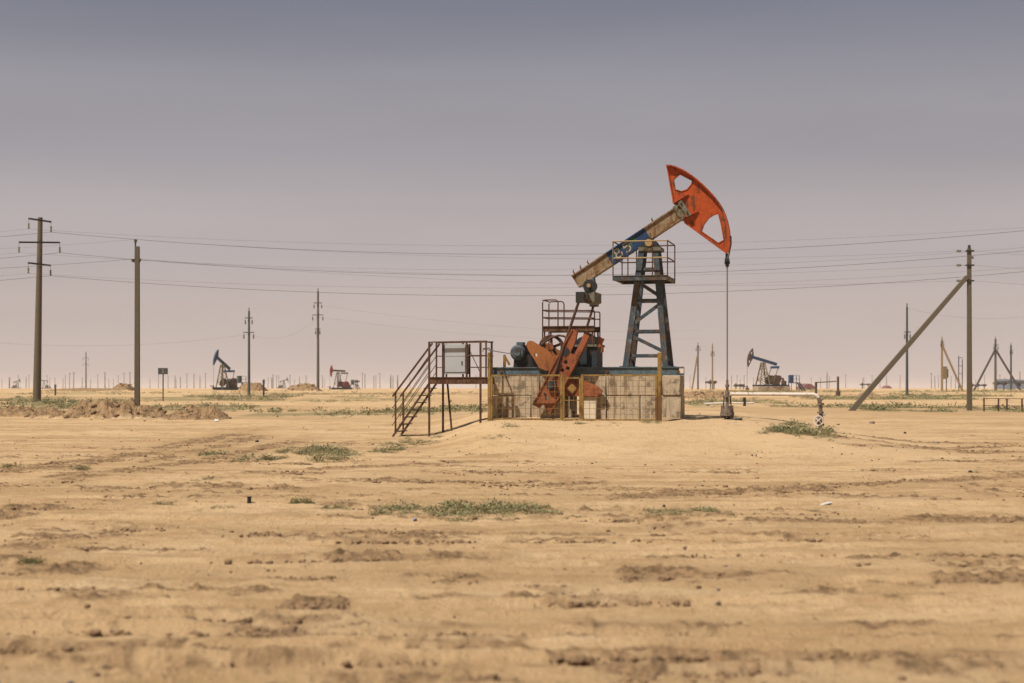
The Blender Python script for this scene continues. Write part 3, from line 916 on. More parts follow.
hole2 = PP([(547.2 + 1.9 * math.cos(R(a)), 398.2 + 2.1 * math.sin(R(a))) for a in range(0, 360, 36)], -1.3)
slots = [PP([(x, y), (x + 3.2, y + 1.4), (x + 2.0, y + 4.4), (x - 1.2, y + 3)], -1.3) for x, y in ((565, 360), (561.4, 368.0), (567, 366))]
shaft = P(566.5, 352, -1.2)
for sv in (-1, 1):
    ya, yb = sorted((sv * 1.16, sv * 1.34))
    ck = MB().plate(cp, ya, yb, [hole2] + slots).build('crank', 'oxide', pj)
    mb = MB()
    def edge(ids):
        for i in range(len(ids) - 1):
            a_, c_ = cp[ids[i]], cp[ids[i + 1]]
            mb.bar((a_[0], sv * 1.25, a_[1]), (c_[0], sv * 1.25, c_[1]), 0.25, 0.03, (0, 0.01, 1))
    edge([7, 8, 9, 10, 11, 12, 13]); edge([18, 19, 20, 21, 22, 0])
    mb.build('crank_flange', 'oxide', ck)
    ya, yb = sorted((sv * 1.04, sv * 1.16))
    MB().plate(l1, ya, yb, [hl]).build('counterweight', 'oxide_pale', ck)
    ya, yb = sorted((sv * 1.02, sv * 1.14))
    MB().plate(l2, ya, yb).build('counterweight', 'oxide', ck)
    ya, yb = sv * 1.30, sv * 1.46
    mb = MB()
    mb.cyl((pin.x, ya, pin.z), (pin.x, yb, pin.z), 0.15, 14)
    mb.cyl((pin.x, yb, pin.z), (pin.x, yb + sv * 0.05, pin.z), 0.09, 12)
    mb.build('crank_pin', 'gear_dark', ck)
    for (dx, dz) in ((0.18, 0.42), (0.27, 0.62), (0.02, 0.30), (-0.22, -0.25)):
        MB().cyl((pin.x + dx, ya, pin.z + dz), (pin.x + dx, ya + sv * 0.06, pin.z + dz), 0.04, 6).build('bolt', 'dark', ck)
    MB().cyl((shaft.x, sv * 0.6, shaft.z), (shaft.x, sv * 1.35, shaft.z), 0.13, 14).build('crank_shaft', 'dark', pj)

# --- gearbox and its pulley
gb = thing('gearbox', None, None); gb.parent = pj
g0, g1 = P(571, 367, -0.5), P(597, 345, -0.5)
MB().box((g0.x, -0.5, ZF + 0.002), (g1.x, 0.5, g1.z)).build('lower_housing', 'gear_dark', gb)
mb = MB()
gc = [(g0.x + 0.05, g1.z + 0.01), (g1.x - 0.03, g1.z + 0.01), (g1.x - 0.1, g1.z + 0.22), (g1.x - 0.38, g1.z + 0.36), (g0.x + 0.5, g1.z + 0.34), (g0.x + 0.2, g1.z + 0.2)]
mb.plate(gc, -0.46, 0.46)
mb.build('upper_housing', 'gear_dark', gb)
MB().box((g0.x - 0.08, -0.56, g1.z - 0.05), (g1.x + 0.06, 0.56, g1.z + 0.015)).build('housing_flange', 'grey_green', gb)
for k in range(6):
    u = g0.x + 0.05 + (g1.x - g0.x - 0.1) * k / 5
    MB().cyl((u, -0.53, g1.z + 0.01), (u, -0.53, g1.z + 0.07), 0.025, 6).build('bolt', 'dark', gb)
pc = P(551.5, 347.5, -0.72)
pul = MB().ring((pc.x, -0.72, pc.z), (0, 1, 0), 0.30, 0.38, 0.2, 24).build('pulley_rim', 'rust', gb)
mb = MB()
for k in range(5):
    a_ = R(72 * k + 20)
    mb.bar((pc.x, -0.72, pc.z), (pc.x + 0.32 * math.cos(a_), -0.72, pc.z + 0.32 * math.sin(a_)), 0.08, 0.05, (0, 1, 0))
mb.cyl((pc.x, -0.84, pc.z), (pc.x, -0.5, pc.z), 0.09, 12)
mb.build('pulley_spoke', 'oxide', pul)
gd = MB()
gpts = [P(x, y, -0.86) for x, y in ((541, 345), (547, 340.5), (553, 337.0), (559, 335.4), (564, 336.2), (569, 339.5))]
gd.tube(gpts, 0.035, 6)
gd.build('belt_guard_hoop', 'rust', gb)
q = P(600, 343, -0.6)
mb = MB()
mb.cyl((q.x, -0.62, q.z - 0.13), (q.x, -0.62, q.z + 0.12), 0.07, 10)
mb.cyl((q.x + 0.07, -0.62, q.z - 0.28), (q.x + 0.07, -0.62, q.z - 0.05), 0.045, 8)
mb.build('breather', 'oxide', gb)
q0, q1 = P(580, 346, -0.62), P(587, 364, -0.62)
MB().box((q0.x, -0.66, q1.z), (q1.x, -0.52, q0.z)).build('brake_box', 'gear_dark', gb)

# --- motor
mt = thing('motor', None, None); mt.parent = pj
mc = P(517.4, 352.6, -0.62)
rmot = 0.225
mb = MB()
mb.cyl((mc.x, -0.55, mc.z), (mc.x, 0.6, mc.z), rmot, 20)
for k in range(28):
    a_ = 2 * math.pi * k / 28
    e = Vector((math.cos(a_), 0, math.sin(a_)))
    c = Vector((mc.x, 0, mc.z)) + e * (rmot + 0.01)
    mb.bar((c.x, -0.5, c.z), (c.x, 0.55, c.z), 0.012, 0.04, (e.x, 0, e.z))
mb.build('motor_body', 'gear_dark', mt)
mb = MB()
mb.cyl((mc.x, -0.56, mc.z), (mc.x, -0.66, mc.z), rmot + 0.015, 20, rmot * 0.8)
mb.cyl((mc.x, -0.66, mc.z), (mc.x, -0.70, mc.z), rmot * 0.5, 16)
mb.build('end_bell', 'motor', mt)
MB().box((mc.x - 0.07, -0.45, mc.z + rmot), (mc.x + 0.13, -0.12, mc.z + rmot + 0.1)).build('terminal_box', 'motor', mt)
q0, q1 = P(512.5, 358, -0.6), P(533, 366, -0.6)
MB().plate([(q0.x, ZF + 0.002), (q1.x, ZF + 0.002), (q1.x - 0.1, mc.z - 0.05), (q0.x + 0.03, mc.z - 0.1)], -0.5, 0.2).build('motor_stand', 'dark', mt)
MB().cyl((mc.x, 0.6, mc.z), (mc.x, 0.8, mc.z), 0.16, 16).build('belt_pulley', 'rust', mt)
tail = MB()
q = P(504.5, 355, -0.6); q2 = P(508, 360, -0.6); q3 = P(500, 366, -0.6)
tail.bar((q.x, -0.6, ZF), (q.x, -0.6, q.z), 0.07)
tail.bar((q.x - 0.02, -0.6, q.z), (q2.x + 0.05, -0.6, q2.z - 0.15), 0.06)
tail.build('tail_bracket', 'yellow', frame)
MB().tube([P(482.6, 349, -1.2), P(500, 352, -1.0), P(516, 354.5, -0.8)], 0.014, 6).build('motor_cable', 'cable', mt)

# --- upper service platform beside the gearbox
sv_ = thing('service_platform', None, None); sv_.parent = pj
for v, dx in ((-0.45, 0), (0.50, 0)):
    U3 = lambda px: P(px, 320, -0.45).x
    Z3 = lambda py: P(560, py, -0.45).z
    a, h1, h2, b = U3(542.6), U3(547), U3(558), U3(594.5)
    zt, zd = Z3(299.8), Z3(331)
    hoop = [(a, v, Z3(352)), (a, v, zt - 0.08), (a + 0.03, v, zt - 0.02), (a + 0.08, v, zt), (h2 - 0.08, v, zt), (h2 - 0.03, v, zt - 0.02), (h2, v, zt - 0.08), (h2, v, zd)]
    MB().tube(hoop, 0.021, 6).build('hoop_rail', 'rust', sv_)
    for py in (310.0, 317.3):
        MB().tube([(a, v, Z3(py)), (b - 0.1, v, Z3(py + 0.9)), (b, v, Z3(py + 1.2))], 0.019, 6).build('rail', 'rust', sv_)
    MB().tube([(b, v, Z3(352 if v < 0 else 345)), (b, v, Z3(312.0)), (b - 0.05, v, Z3(310.6))], 0.02, 6).build('post', 'rust', sv_)
    MB().ibeam((a, v, Z3(328.8)), (b, v, Z3(328.8)), Z3(326) - Z3(331.6), 0.1, 0.03, 0.02).build('edge_beam', 'rust_light', sv_)
    for u in (a + 0.06, b - 0.06):
        MB().bar((u, v, ZF), (u, v, Z3(331.6)), 0.045).build('leg', 'rust', sv_)
for k in range(8):
    MB().box((a + 0.02, -0.38 + k * 0.105, Z3(327.6)), (b - 0.02, -0.38 + k * 0.105 + 0.09, Z3(326.6))).build('deck_plank', 'rust_light', sv_)
for py in (299.8, 310, 317.3):
    MB().tube([(a, -0.45, Z3(py) - 0.005), (a, 0.5, Z3(py) - 0.005)], 0.018, 6).build('rail', 'rust', sv_)

# ------------------------------------------------------------------ stair and platform by the pump
NV, RV = -1.75, -0.95
ap = thing('access_platform', 'rusty steel platform with railings and a stair left of the pump jack', 'platform', O, -YAW)
def A(px, py, v=NV):
    return P(px, py, v)
ul, ur = A(428.6, 380).x, A(487, 380).x
zb_, zt_ = A(455, 384).z, A(455, 377).z
for v in (NV, RV):
    MB().ibeam((ul, v, (zb_ + zt_) / 2), (ur, v, (zb_ + zt_) / 2), zt_ - zb_, 0.09, 0.04, 0.025).build('deck_beam', 'rust_light', ap)
for u in (ul + 0.03, ur - 0.03):
    MB().bar((u, NV + 0.06, (zb_ + zt_) / 2), (u, RV - 0.06, (zb_ + zt_) / 2), 0.05, zt_ - zb_ - 0.02).build('deck_beam', 'rust_light', ap)
for k in range(7):
    MB().box((ul + 0.06, NV + 0.06 + k * 0.1, zt_ - 0.035), (ur - 0.06, NV + 0.06 + k * 0.1 + 0.085, zt_ - 0.006)).build('deck_plank', 'rust_light', ap)
zrail = A(455, 342.0).z
uA = {428: ul + 0.02, 443: A(443, 380, RV).x, 480: A(480.5, 380).x, 466: A(466.5, 380).x}
for (u, v, up) in ((uA[428], NV, True), (uA[480], NV, True), (uA[443], RV, True), (ur - 0.05, RV, True)):
    MB().bar((u, v, ground_local(u, v) - 0.15), (u, v, zrail if up else zb_), 0.055).build('leg', 'rust', ap)
for (u, v) in ((uA[466], NV), (ur - 0.03, NV), (ul + 0.02, RV), (A(463, 380, RV).x, RV)):
    MB().bar((u, v, zb_ + 0.03), (u, v, zrail), 0.045).build('post', 'rust', ap)
p0, p1 = P(447.5, 384, -1.3), P(452, 433, -1.3)
MB().bar((p0.x, -1.3, zb_), (p1.x, -1.3, ground_local(p1.x, -1.3) - 0.1), 0.05).build('prop', 'rust', ap)
for v in (NV, RV):
    MB().bar((ul, v, zrail), (ur, v, zrail + 0.02), 0.05, 0.035).build('handrail', 'rust', ap)
MB().bar((ur - 0.03, NV + 0.03, zrail), (ur - 0.03, RV - 0.03, zrail), 0.04, 0.035).build('handrail', 'rust', ap)
zmid = A(470, 355.5).z
for v in (NV, RV):
    MB().bar((uA[466] if v == NV else ul, v, zmid), (ur, v, zmid), 0.03).build('mid_rail', 'rust', ap)
    MB().bar((uA[466] if v == NV else ul, v, zmid - 0.35), (ur, v, zmid - 0.35), 0.022).build('mid_rail', 'rust', ap)
q0, q1 = A(468, 347, RV), A(480, 372, RV)
MB().bar((q0.x, RV, q0.z), (q1.x, RV, q1.z), 0.02).build('brace', 'rust', ap)
st = thing('stair', None, None); st.parent = ap
sb = A(391.8, 438.0); stp = Vector((ul + 0.02, NV, zb_ + 0.02))
slope = (stp.z - sb.z) / (stp.x - sb.x)
for v in (NV, RV):
    MB().bar((sb.x, v, sb.z), (stp.x, v, stp.z), 0.04, 0.06).build('stringer', 'rust', st)
    d = Vector((stp.x - sb.x, 0, stp.z - sb.z))
    hr0 = A(392.6, 396.5)
    off = hr0.z - sb.z
    hr1 = Vector((ul + 0.12, v, zrail - 0.03))
    MB().bar((hr0.x, v, hr0.z), hr1, 0.045, 0.05).build('handrail', 'rust', st)
    for fr in (0.3, 0.5, 0.72):
        a_ = Vector((sb.x, v, sb.z)).lerp(Vector((hr0.x, v, hr0.z)), fr)
        c_ = Vector((stp.x, v, stp.z)).lerp(Vector((stp.x + 0.0, v, zrail - 0.06)), fr)
        MB().bar(a_, c_, 0.018).build('mid_rail', 'rust', st)
    for t in (0.10,):
        b_ = Vector((sb.x, v, sb.z)) + d * t
        MB().bar(b_, (b_.x, v, hr0.z + (b_.x - hr0.x) * (hr1.z - hr0.z) / (hr1.x - hr0.x)), 0.045).build('post', 'rust', st)
for k in range(7):
    t = (k + 0.8) / 7.6
    c = Vector((sb.x, 0, sb.z)).lerp(Vector((stp.x, 0, stp.z)), t)
    MB().box((c.x - 0.06, NV + 0.03, c.z + 0.012), (c.x + 0.14, RV - 0.03, c.z + 0.04)).build('tread', 'rust', st)

# control cabinet on the deck
c0, c1 = P(444.2, 375, -1.62), P(466, 344.2, -1.62)
cb = thing('control_cabinet', 'pale grey metal control cabinet on the deck of the rusty platform', 'cabinet', to_world((c0.x, -1.62, c0.z)), -YAW)
wC, hC = c1.x - c0.x, c1.z - c0.z
zf = zt_ - c0.z
MB().box((0.0, 0.02, 0.03), (wC, 0.36, hC)).build('body', 'cabinet', cb)
for (za, zb2) in ((0.09, hC * 0.60), (hC * 0.615, hC - 0.03)):
    MB().box((0.03, 0.0, za), (wC - 0.03, 0.018, zb2)).build('door', 'cabinet', cb)
MB().box((wC - 0.14, -0.012, hC * 0.32), (wC - 0.11, -0.001, hC * 0.32 + 0.12)).build('handle', 'dark', cb)
for u in (-0.045, wC + 0.005):
    for v in (0.0, 0.33):
        MB().box((u, v - 0.012, zf - 0.006), (u + 0.04, v + 0.04, hC + 0.02)).build('frame_post', 'rust', cb)
MB().tube([P(483, 352, -1.3) - Vector((c0.x, -1.62, c0.z)), P(483, 348.5, -1.3) - Vector((c0.x, -1.62, c0.z)), P(489, 348, -1.3) - Vector((c0.x, -1.62, c0.z)), P(490.5, 350, -1.3) - Vector((c0.x, -1.62, c0.z)), P(490.5, 378, -1.3) - Vector((c0.x, -1.62, c0.z))], 0.025, 6).build('conduit', 'cable', cb)

# ------------------------------------------------------------------ yellow guard fence with gate
FNV = -1.80
gf = thing('guard_fence', 'yellow pipe guard fence with wire mesh in front of the pump foundation', 'fence', O, -YAW)
def FP(px, py):
    return P(px, py, FNV)
ztop, zbot = FP(570, 375.3).z, FP(570, 419.6).z
for (x0, x1, yt) in ((488.0, 490.6, 352.5), (490.9, 492.9, 376.0), (657.8, 661.6, 352.6), (655.2, 657.3, 376.0)):
    a, b = FP(x0, yt), FP(x1, yt)
    u = (a.x + b.x) / 2
    MB().box((a.x, FNV - 0.05, ground_local(u, FNV) - 0.2), (b.x, FNV + 0.05, a.z)).build('post', 'yellow', gf)
u0, u1, u2, u3 = FP(491, 380).x, FP(560.6, 380).x, FP(583.4, 380).x, FP(658, 380).x
for (a, b) in ((u0, u1), (u2, u3)):
    fp = thing('panel', None, None); fp.parent = gf
    MB().bar((a, FNV, ztop), (b, FNV, ztop), 0.05, 0.05).build('rail', 'yellow', fp)
    MB().bar((a, FNV, zbot), (b, FNV, zbot), 0.04, 0.04).build('rail', 'yellow', fp)
    mb = MB()
    n = int((b - a) / 0.17)
    for k in range(1, n):
        x = a + (b - a) * k / n
        mb.bar((x, FNV, zbot), (x, FNV, ztop), 0.010)
    for k in range(1, 8):
        z = zbot + (ztop - zbot) * k / 8
        mb.bar((a, FNV - 0.007, z), (b, FNV - 0.007, z), 0.010)
    tag(mb.build('wire_mesh', 'yellow', fp, False), kind='stuff')
for u in (u1 + 0.03, u2 - 0.03):
    MB().bar((u, FNV, ground_local(u, FNV) - 0.2), (u, FNV, ztop + 0.03), 0.075).build('post', 'yellow', gf)
gt = thing('gate', None, None); gt.parent = gf
ga, gb_ = u1 + 0.10, u2 - 0.10
zg0, zg1 = FP(570, 419.5).z, FP(570, 378).z
for u in (ga, gb_):
    MB().bar((u, FNV - 0.01, zg0), (u, FNV - 0.01, zg1), 0.05).build('stile', 'yellow', gt)
for z in (zg0, zg1, FP(570, 400.3).z):
    MB().bar((ga + 0.026, FNV - 0.01, z), (gb_ - 0.026, FNV - 0.01, z), 0.045 if z != FP(570, 400.3).z else 0.03).build('crossbar', 'yellow', gt)
mb = MB()
for k in range(1, 4):
    x = ga + (gb_ - ga) * k / 4
    mb.bar((x, FNV - 0.012, zg0), (x, FNV - 0.012, FP(570, 400.3).z), 0.008)
for k in range(1, 4):
    z = zg0 + (FP(570, 400.3).z - zg0) * k / 4
    mb.bar((ga, FNV - 0.02, z), (gb_, FNV - 0.02, z), 0.008)
tag(mb.build('wire_mesh', 'yellow', gt, False), kind='stuff')
dq = P(572.3, 388.4, -1.72)
MB().plate([(dq.x - 0.15, dq.z), (dq.x, dq.z - 0.15), (dq.x + 0.15, dq.z), (dq.x, dq.z + 0.15)], FNV + 0.02, FNV + 0.035).build('diamond_sign', 'yellow', gt)

# ------------------------------------------------------------------ wellhead and flow line
wu2 = P(727.2, 418, 0).x
wg = ground_local(wu2, 0)
wh = thing('wellhead', 'squat flanged wellhead with studs under the polished rod of the near pump', 'wellhead', to_world((wu2, 0, wg)), -YAW)
zz = lambda py: P(727.2, py, 0).z - wg
mb = MB()
mb.cyl((0, 0, -0.3), (0, 0, zz(415.5)), 0.085, 14)
mb.build('casing', 'dark', wh)
mb = MB()
mb.cyl((0, 0, zz(415.8)), (0, 0, zz(412)), 0.21, 18)
mb.cyl((0, 0, zz(411.6)), (0, 0, zz(408.6)), 0.19, 18)
mb.cyl((0, 0, zz(408.6)), (0, 0, zz(405.5)), 0.12, 14, 0.08)
fl = mb.build('flange', 'valve', wh)
for k in range(8):
    a_ = 2 * math.pi * k / 8
    MB().cyl((0.165 * math.cos(a_), 0.165 * math.sin(a_), zz(418)), (0.165 * math.cos(a_), 0.165 * math.sin(a_), zz(405.5)), 0.022, 6).build('stud', 'valve', fl)
MB().cyl((0, 0, zz(405.5)), (0, 0, zz(396)), 0.045, 12).build('neck', 'valve', wh)
for s_ in (-1, 1):
    MB().cyl((s_ * 0.12, 0, zz(408)), (s_ * 0.09, 0, zz(396)), 0.024, 6).build('tie_rod', 'valve', wh)
mb = MB()
mb.cyl((0, 0, zz(397.0)), (0, 0, zz(395.5)), 0.13, 12)
mb.cyl((0, 0, zz(395.5)), (0, 0, zz(391.5)), 0.07, 12)
mb.cyl((0, 0, zz(391.5)), (0, 0, zz(387)), 0.042, 12)
mb.cyl((0, 0, zz(387)), (0, 0, zz(384.5)), 0.065, 12)
mb.cyl((0, 0, zz(384.5)), (0, 0, zz(380)), 0.038, 12)
mb.build('stuffing_box', 'valve', wh)
mb = MB()
mb.tube([(0.05, -0.1, zz(419.3)), (0.2, -0.12, zz(419.3)), (0.46, -0.12, zz(419.0))], 0.04, 8)
mb.build('dark_bar', 'dark', wh)  # level dark tube low on the right of the casing

pe = P(815, 395.0, 0)
fl_ = thing('flow_line', 'pale flow pipe running from the wellhead to an upright valve with handwheel', 'pipe', to_world((wu2, 0, wg)), -YAW)
LQ = lambda px, py: P(px, py, 0) - Vector((wu2, 0, wg))
y1_ = LQ(734, 394.0); y2_ = LQ(813, 394.4)
MB().tube([(0.1, 0, y1_.z), (y2_.x, 0, y2_.z), (LQ(816.5, 395.2).x, 0, LQ(816.5, 395.2).z), (LQ(818.5, 398).x, 0, LQ(818.5, 398).z)], 0.052, 12).build('pipe_run', 'pipe', fl_)
mb = MB()
mb.tube([LQ(818.3, 397.6), LQ(820.3, 404), LQ(821, 416), LQ(820, 431)], 0.058, 10)
mb.build('riser', 'valve', fl_)
for py in (404, 412.5, 424.5):
    q = LQ(820.6, py)
    MB().cyl((q.x, 0, q.z - 0.03), (q.x, 0, q.z + 0.03), 0.1, 12).build('flange', 'valve', fl_)
MB().tube([LQ(820.5, 401), LQ(823.5, 398.6)], 0.025, 6).build('bleed_valve', 'valve', fl_)
q = LQ(818.6, 420.3)
vb = MB().cyl((q.x + 0.03, -0.16, q.z), (q.x + 0.03, 0.08, q.z), 0.10, 12, 0.13).build('valve_body', 'valve', fl_)
mb = MB()
mb.ring((q.x, -0.26, q.z), (0, 1, 0), 0.125, 0.158, 0.035, 20)
for k in range(4):
    a_ = R(45 + 90 * k)
    mb.bar((q.x, -0.26, q.z), (q.x + 0.14 * math.cos(a_), -0.26, q.z + 0.14 * math.sin(a_)), 0.03, 0.02, (0, 1, 0))
mb.cyl((q.x, -0.30, q.z), (q.x, -0.14, q.z), 0.025, 8)
mb.build('handwheel', 'pipe', vb)
q = LQ(822.8, 414)
MB().cyl((q.x, 0, q.z - 0.05), (q.x + 0.05, 0, q.z + 0.03), 0.05, 10).build('pressure_gauge', 'litter', fl_)

# second pipe with post behind it
g = G(744.5, 406)
D2 = g.y
bp = thing('ground_pipe', 'thin pale pipe lying on low supports behind the near wellhead', 'pipe', g)
mb = MB()
pts = [W(704, 403.8, D2) - g, W(722, 403.2, D2) - g, W(754, 403.2, D2) - g]
mb.tube(pts, 0.06, 8)
mb.build('pipe_run', 'pipe', bp)
for px in (708, 744.5):
    q = W(px, 404, D2) - g
    MB().cyl((q.x, 0, -0.3), (q.x, 0, q.z + (0.4 if px > 730 else -0.06)), 0.09, 8).build('support_post', 'dark', bp)
g = G(838, 396)
D3 = g.y
rp = thing('riser_pipe', 'dark upright riser joined to a short post by a level pipe', 'pipe', g)
q = W(838, 376.5, D3) - g
MB().cyl((0, 0, -0.3), (0, 0, q.z), 0.11, 10).build('riser', 'far_brown', rp)
MB().cyl((0, 0, 0.02), (0, 0, 0.45), 0.22, 10).build('valve_body', 'far_brown', rp)
q0, q1 = W(816, 382.5, D3) - g, W(836.5, 381.3, D3) - g
MB().tube([(q0.x, 0, q0.z), (q1.x, 0, q1.z)], 0.05, 8).build('pipe_run', 'pole', rp)
MB().cyl((q0.x, 0, -0.3), (q0.x, 0, q0.z + 0.05), 0.12, 8).build('support_post', 'far_brown', rp)

# ------------------------------------------------------------------ power poles
def insul(mb, top, n=3, r=0.09, dz=0.13, rod=0.25):
    top = Vector(top)
    mb.cyl(top, top - Vector((0, 0, rod)), 0.012, 6)
    for k in range(n):
        z = top.z - rod - k * dz
        mb.cyl((top.x, top.y, z), (top.x, top.y, z - dz * 0.45), r * 0.45, 8, r)
        mb.cyl((top.x, top.y, z - dz * 0.45), (top.x, top.y, z - dz), r * 0.8, 8, r * 0.35)
    return Vector((top.x, top.y, top.z - rod - n * dz))
# tall round 35 kV pole at the left
DL = 107.0
gl = W(37, 403, DL)
gl.z = hz(gl.x, gl.y)
tp = thing('power_pole', 'tall round concrete pole with three black crossarms at the left edge', 'power pole', gl)
topq = W(40.3, 217.5, DL) - gl
MB().cyl((-0.02, 0, -0.6), topq, 0.28, 20, 0.155).build('shaft', 'pole', tp)
ARMS = []
for (xa, ya, xb, yb) in ((30, 219, 52.2, 222.3), (20.3, 242.6, 61, 242.9), (29.6, 263.2, 51.8, 265.8)):
    a, b = W(xa, ya, DL - 0.9) - gl, W(xb, yb, DL + 0.9) - gl
    for q in (a, b):
        pass
    arm = MB().bar(a + Vector((0, -0.28, 0)), b + Vector((0, -0.28, 0)), 0.10, 0.11).build('crossarm', 'arm', tp)
    for q in (a, b):
        mb = MB()
        e = insul(mb, q + Vector((0, -0.28, -0.05)))
        mb.build('insulator', 'glass_green', arm)
        ARMS.append(e + gl)
# square pole with pin insulator
DP = 74.0
g = W(137.2, 410, DP); g.z = hz(g.x, g.y)
sqp = thing('power_pole', 'square concrete pole with a steel rod on top behind the dirt pile', 'power pole', g)
tq = W(137.3, 246.5, DP) - g
MB().bar((0, 0, -0.6), (tq.x, 0, tq.z), 0.23, 0.23, (0, 1, 0), 0.19, 0.19).build('shaft', 'pole', sqp)
r0, r1 = W(135.4, 263, DP) - g, W(135.6, 240, DP) - g
MB().bar((r0.x, -0.02, r0.z), (r1.x, -0.02, r1.z), 0.06).build('top_rod', 'arm', sqp)
w1 = []
for (x, y) in ((135.6, 239.5), (133.0, 259.0), (139.5, 258.8)):
    q = W(x, y, DP) - g
    MB().cyl((q.x, -0.02, q.z - 0.14), (q.x, -0.02, q.z), 0.06, 8, 0.085).build('insulator', 'porcelain', sqp)
    w1.append(Vector((q.x, -0.02, q.z)) + g)
q = W(133.5, 262, DP) - g
MB().bar((q.x, -0.04, q.z), (r0.x + 0.22, -0.04, q.z - 0.02), 0.04).build('bracket', 'arm', sqp)
# right pole with its leaning strut
DR = 77.0
g = W(969.5, 412, DR); g.z = hz(g.x, g.y)
rpole = thing('power_pole', 'square concrete pole braced by a long leaning strut at the right', 'power pole', g)
tq = W(969.2, 248.5, DR) - g
MB().bar((0, 0, -0.6), (tq.x, 0, tq.z), 0.22, 0.22, (0, 1, 0), 0.17, 0.17).build('shaft', 'pole', rpole)
sa, sb_ = W(966.5, 277, DR) - g, W(846.5, 410.5, DR - 1.5) - g
MB().bar((sa.x, -0.05, sa.z), (sb_.x, -1.2, hz(g.x + sb_.x, g.y - 1.2) - g.z - 0.35), 0.19, 0.21, (0, 1, 0), 0.24, 0.24).build('strut', 'pole', rpole)
MB().cyl((tq.x, 0, tq.z), (tq.x, 0, tq.z + 0.16), 0.07, 8).build('top_pin', 'arm', rpole)
w2 = []
for (y, xr) in ((251, 971.8), (265.3, 973.5), (280.8, 972.2)):
    z = (W(969, y, DR) - g).z
    MB().bar((-0.17, -0.02, z), (0.19, -0.02, z), 0.26, 0.07, (0, 0, 1)).build('band', 'arm', rpole)
    mb = MB()
    for k in range(3):
        x = (W(961 - 1.6 * k, y, DR) - g).x
        mb.cyl((x, 0, z), (x - 0.05, 0, z), 0.04, 8, 0.075)
    mb.cyl((-0.17, 0, z), ((W(957, y, DR) - g).x, 0, z), 0.012, 6)
    mb.build('insulator', 'glass_green', rpole)
    w2.append(Vector(((W(956.5, y, DR) - g).x, 0, z)) + g)
MB().cyl((0.1, -0.1, (W(970, 259, DR) - g).z), (0.1, -0.1, (W(970, 256.5, DR) - g).z), 0.07, 8).build('pin_insulator', 'porcelain', rpole)

# wires
def wire(label, pts_sags, r, group):
    mb = MB()
    for (a, b, sag) in pts_sags:
        n = 28
        pts = []
        for i in range(n + 1):
            t = i / n
            p = a.lerp(b, t)
            p.z -= sag * 4 * t * (1 - t)
            pts.append(p)
        mb.tube(pts, r, 5)
    return tag(mb.build('power_wire', 'wire'), label, 'wire', group)
# next pole of the tall line lies just beyond the right edge of the picture
PXR = 1052
g = W(PXR + 8, 403, 104); g.z = hz(g.x, g.y)
names = [('upper', 'thin', 'left'), ('upper', 'dark', 'right'), ('middle', 'thin', 'left'), ('middle', 'dark', 'right'), ('lower', 'thin', 'left'), ('lower', 'dark', 'right')]
YR = [225.5, 227.0, 245.5, 247.0, 265.5, 268.0]
SAGS = [1.22, 1.62, 1.36, 1.66, 1.22, 1.55]
for i, (lev, thick, side) in enumerate(names):
    a = ARMS[i]
    b = W(PXR + (10 if side == 'right' else -4), YR[i], 102 if side == 'right' else 106)
    l = a + Vector((-62, 3, 0.2))
    wire(f'{thick} {lev} wire hung from the {side} end of the {lev} black crossarm', [(l, a, 1.5), (a, b, SAGS[i])], 0.0125 if thick == 'dark' else 0.0055, 'wires of the tall crossarm line')
for i, nm in enumerate(('topmost', 'middle', 'lowest')):
    a, b = w1[i], w2[i]
    l = a + Vector((-38, 2.0, -0.1)); r_ = b + Vector((0.5, 0, 0.02)); e = b + Vector((36, 5, 0.5))
    wire(f'{nm} faint wire between the square pole and the strut braced pole', [(l, a, 0.7), (a, b, 0.62), (r_, e, 0.7)], 0.0038, 'wires of the low square pole line')

# ------------------------------------------------------------------ poles farther off
def far_pole(px, ytop, D, label, w=0.26, arms=(), mat='pole_grey', struts=(), name='power_pole', group='poles farther off', round_=False):
    X = (px - 512) / F * D
    gz = hz(X, D)
    g = Vector((X, D, gz))
    t = thing(name, label, 'power pole', g, 0, group)
    zt = CAMZ + (HZ - ytop) / F * D - gz
    if round_:
        MB().cyl((0, 0, -0.5), (0, 0, zt), w / 2, 10, w * 0.33).build('shaft', mat, t)
    else:
        MB().bar((0, 0, -0.5), (0, 0, zt), w, w, (0, 1, 0), w * 0.8, w * 0.8).build('shaft', mat, t)
    MB().cyl((0, 0, zt), (0, 0, zt + 0.35), 0.05, 6).build('top_pin', 'far_steel', t)
    for (y, hw) in arms:
        z = CAMZ + (HZ - y) / F * D - gz
        a = MB().bar((-hw, -w / 2 - 0.04, z), (hw, -w / 2 - 0.04, z), 0.09, 0.09).build('crossarm', 'far_steel', t)
        for s_ in (-1, 1):
            mb = MB()
            insul(mb, (s_ * (hw - 0.05), -w / 2 - 0.04, z - 0.03), 3, 0.10, 0.14, 0.2)
            mb.build('insulator', 'porcelain', a)
    for (xt, yt, xb, yb, sm) in struts:
        a = W(xt, yt, D) - g; b = W(xb, yb, D) - g
        MB().bar((a.x, 0, a.z), (b.x, -0.3, min(b.z, hz(g.x + b.x, D - 0.3) - gz) - 0.3), 0.24, 0.24, (0, 1, 0)).build('strut', sm, t)
    return t
far_pole(249, 311, 165, 'green grey pole standing behind a dirt heap near the blue pump', 0.30, [(332.5, 0.55), (318, 0.4)], 'far_steel', round_=True)
far_pole(318, 291, 190, 'tall grey pole with two short crossarms left of the red pump', 0.36, [(303, 0.5), (315, 0.65), (329, 0.3)], 'pole_grey', round_=True)
far_pole(86, 352.5, 470, 'small distant pole with short crossarms between the two near left poles', 0.42, [(358, 0.9), (364, 0.9)], 'far_pole', round_=True)
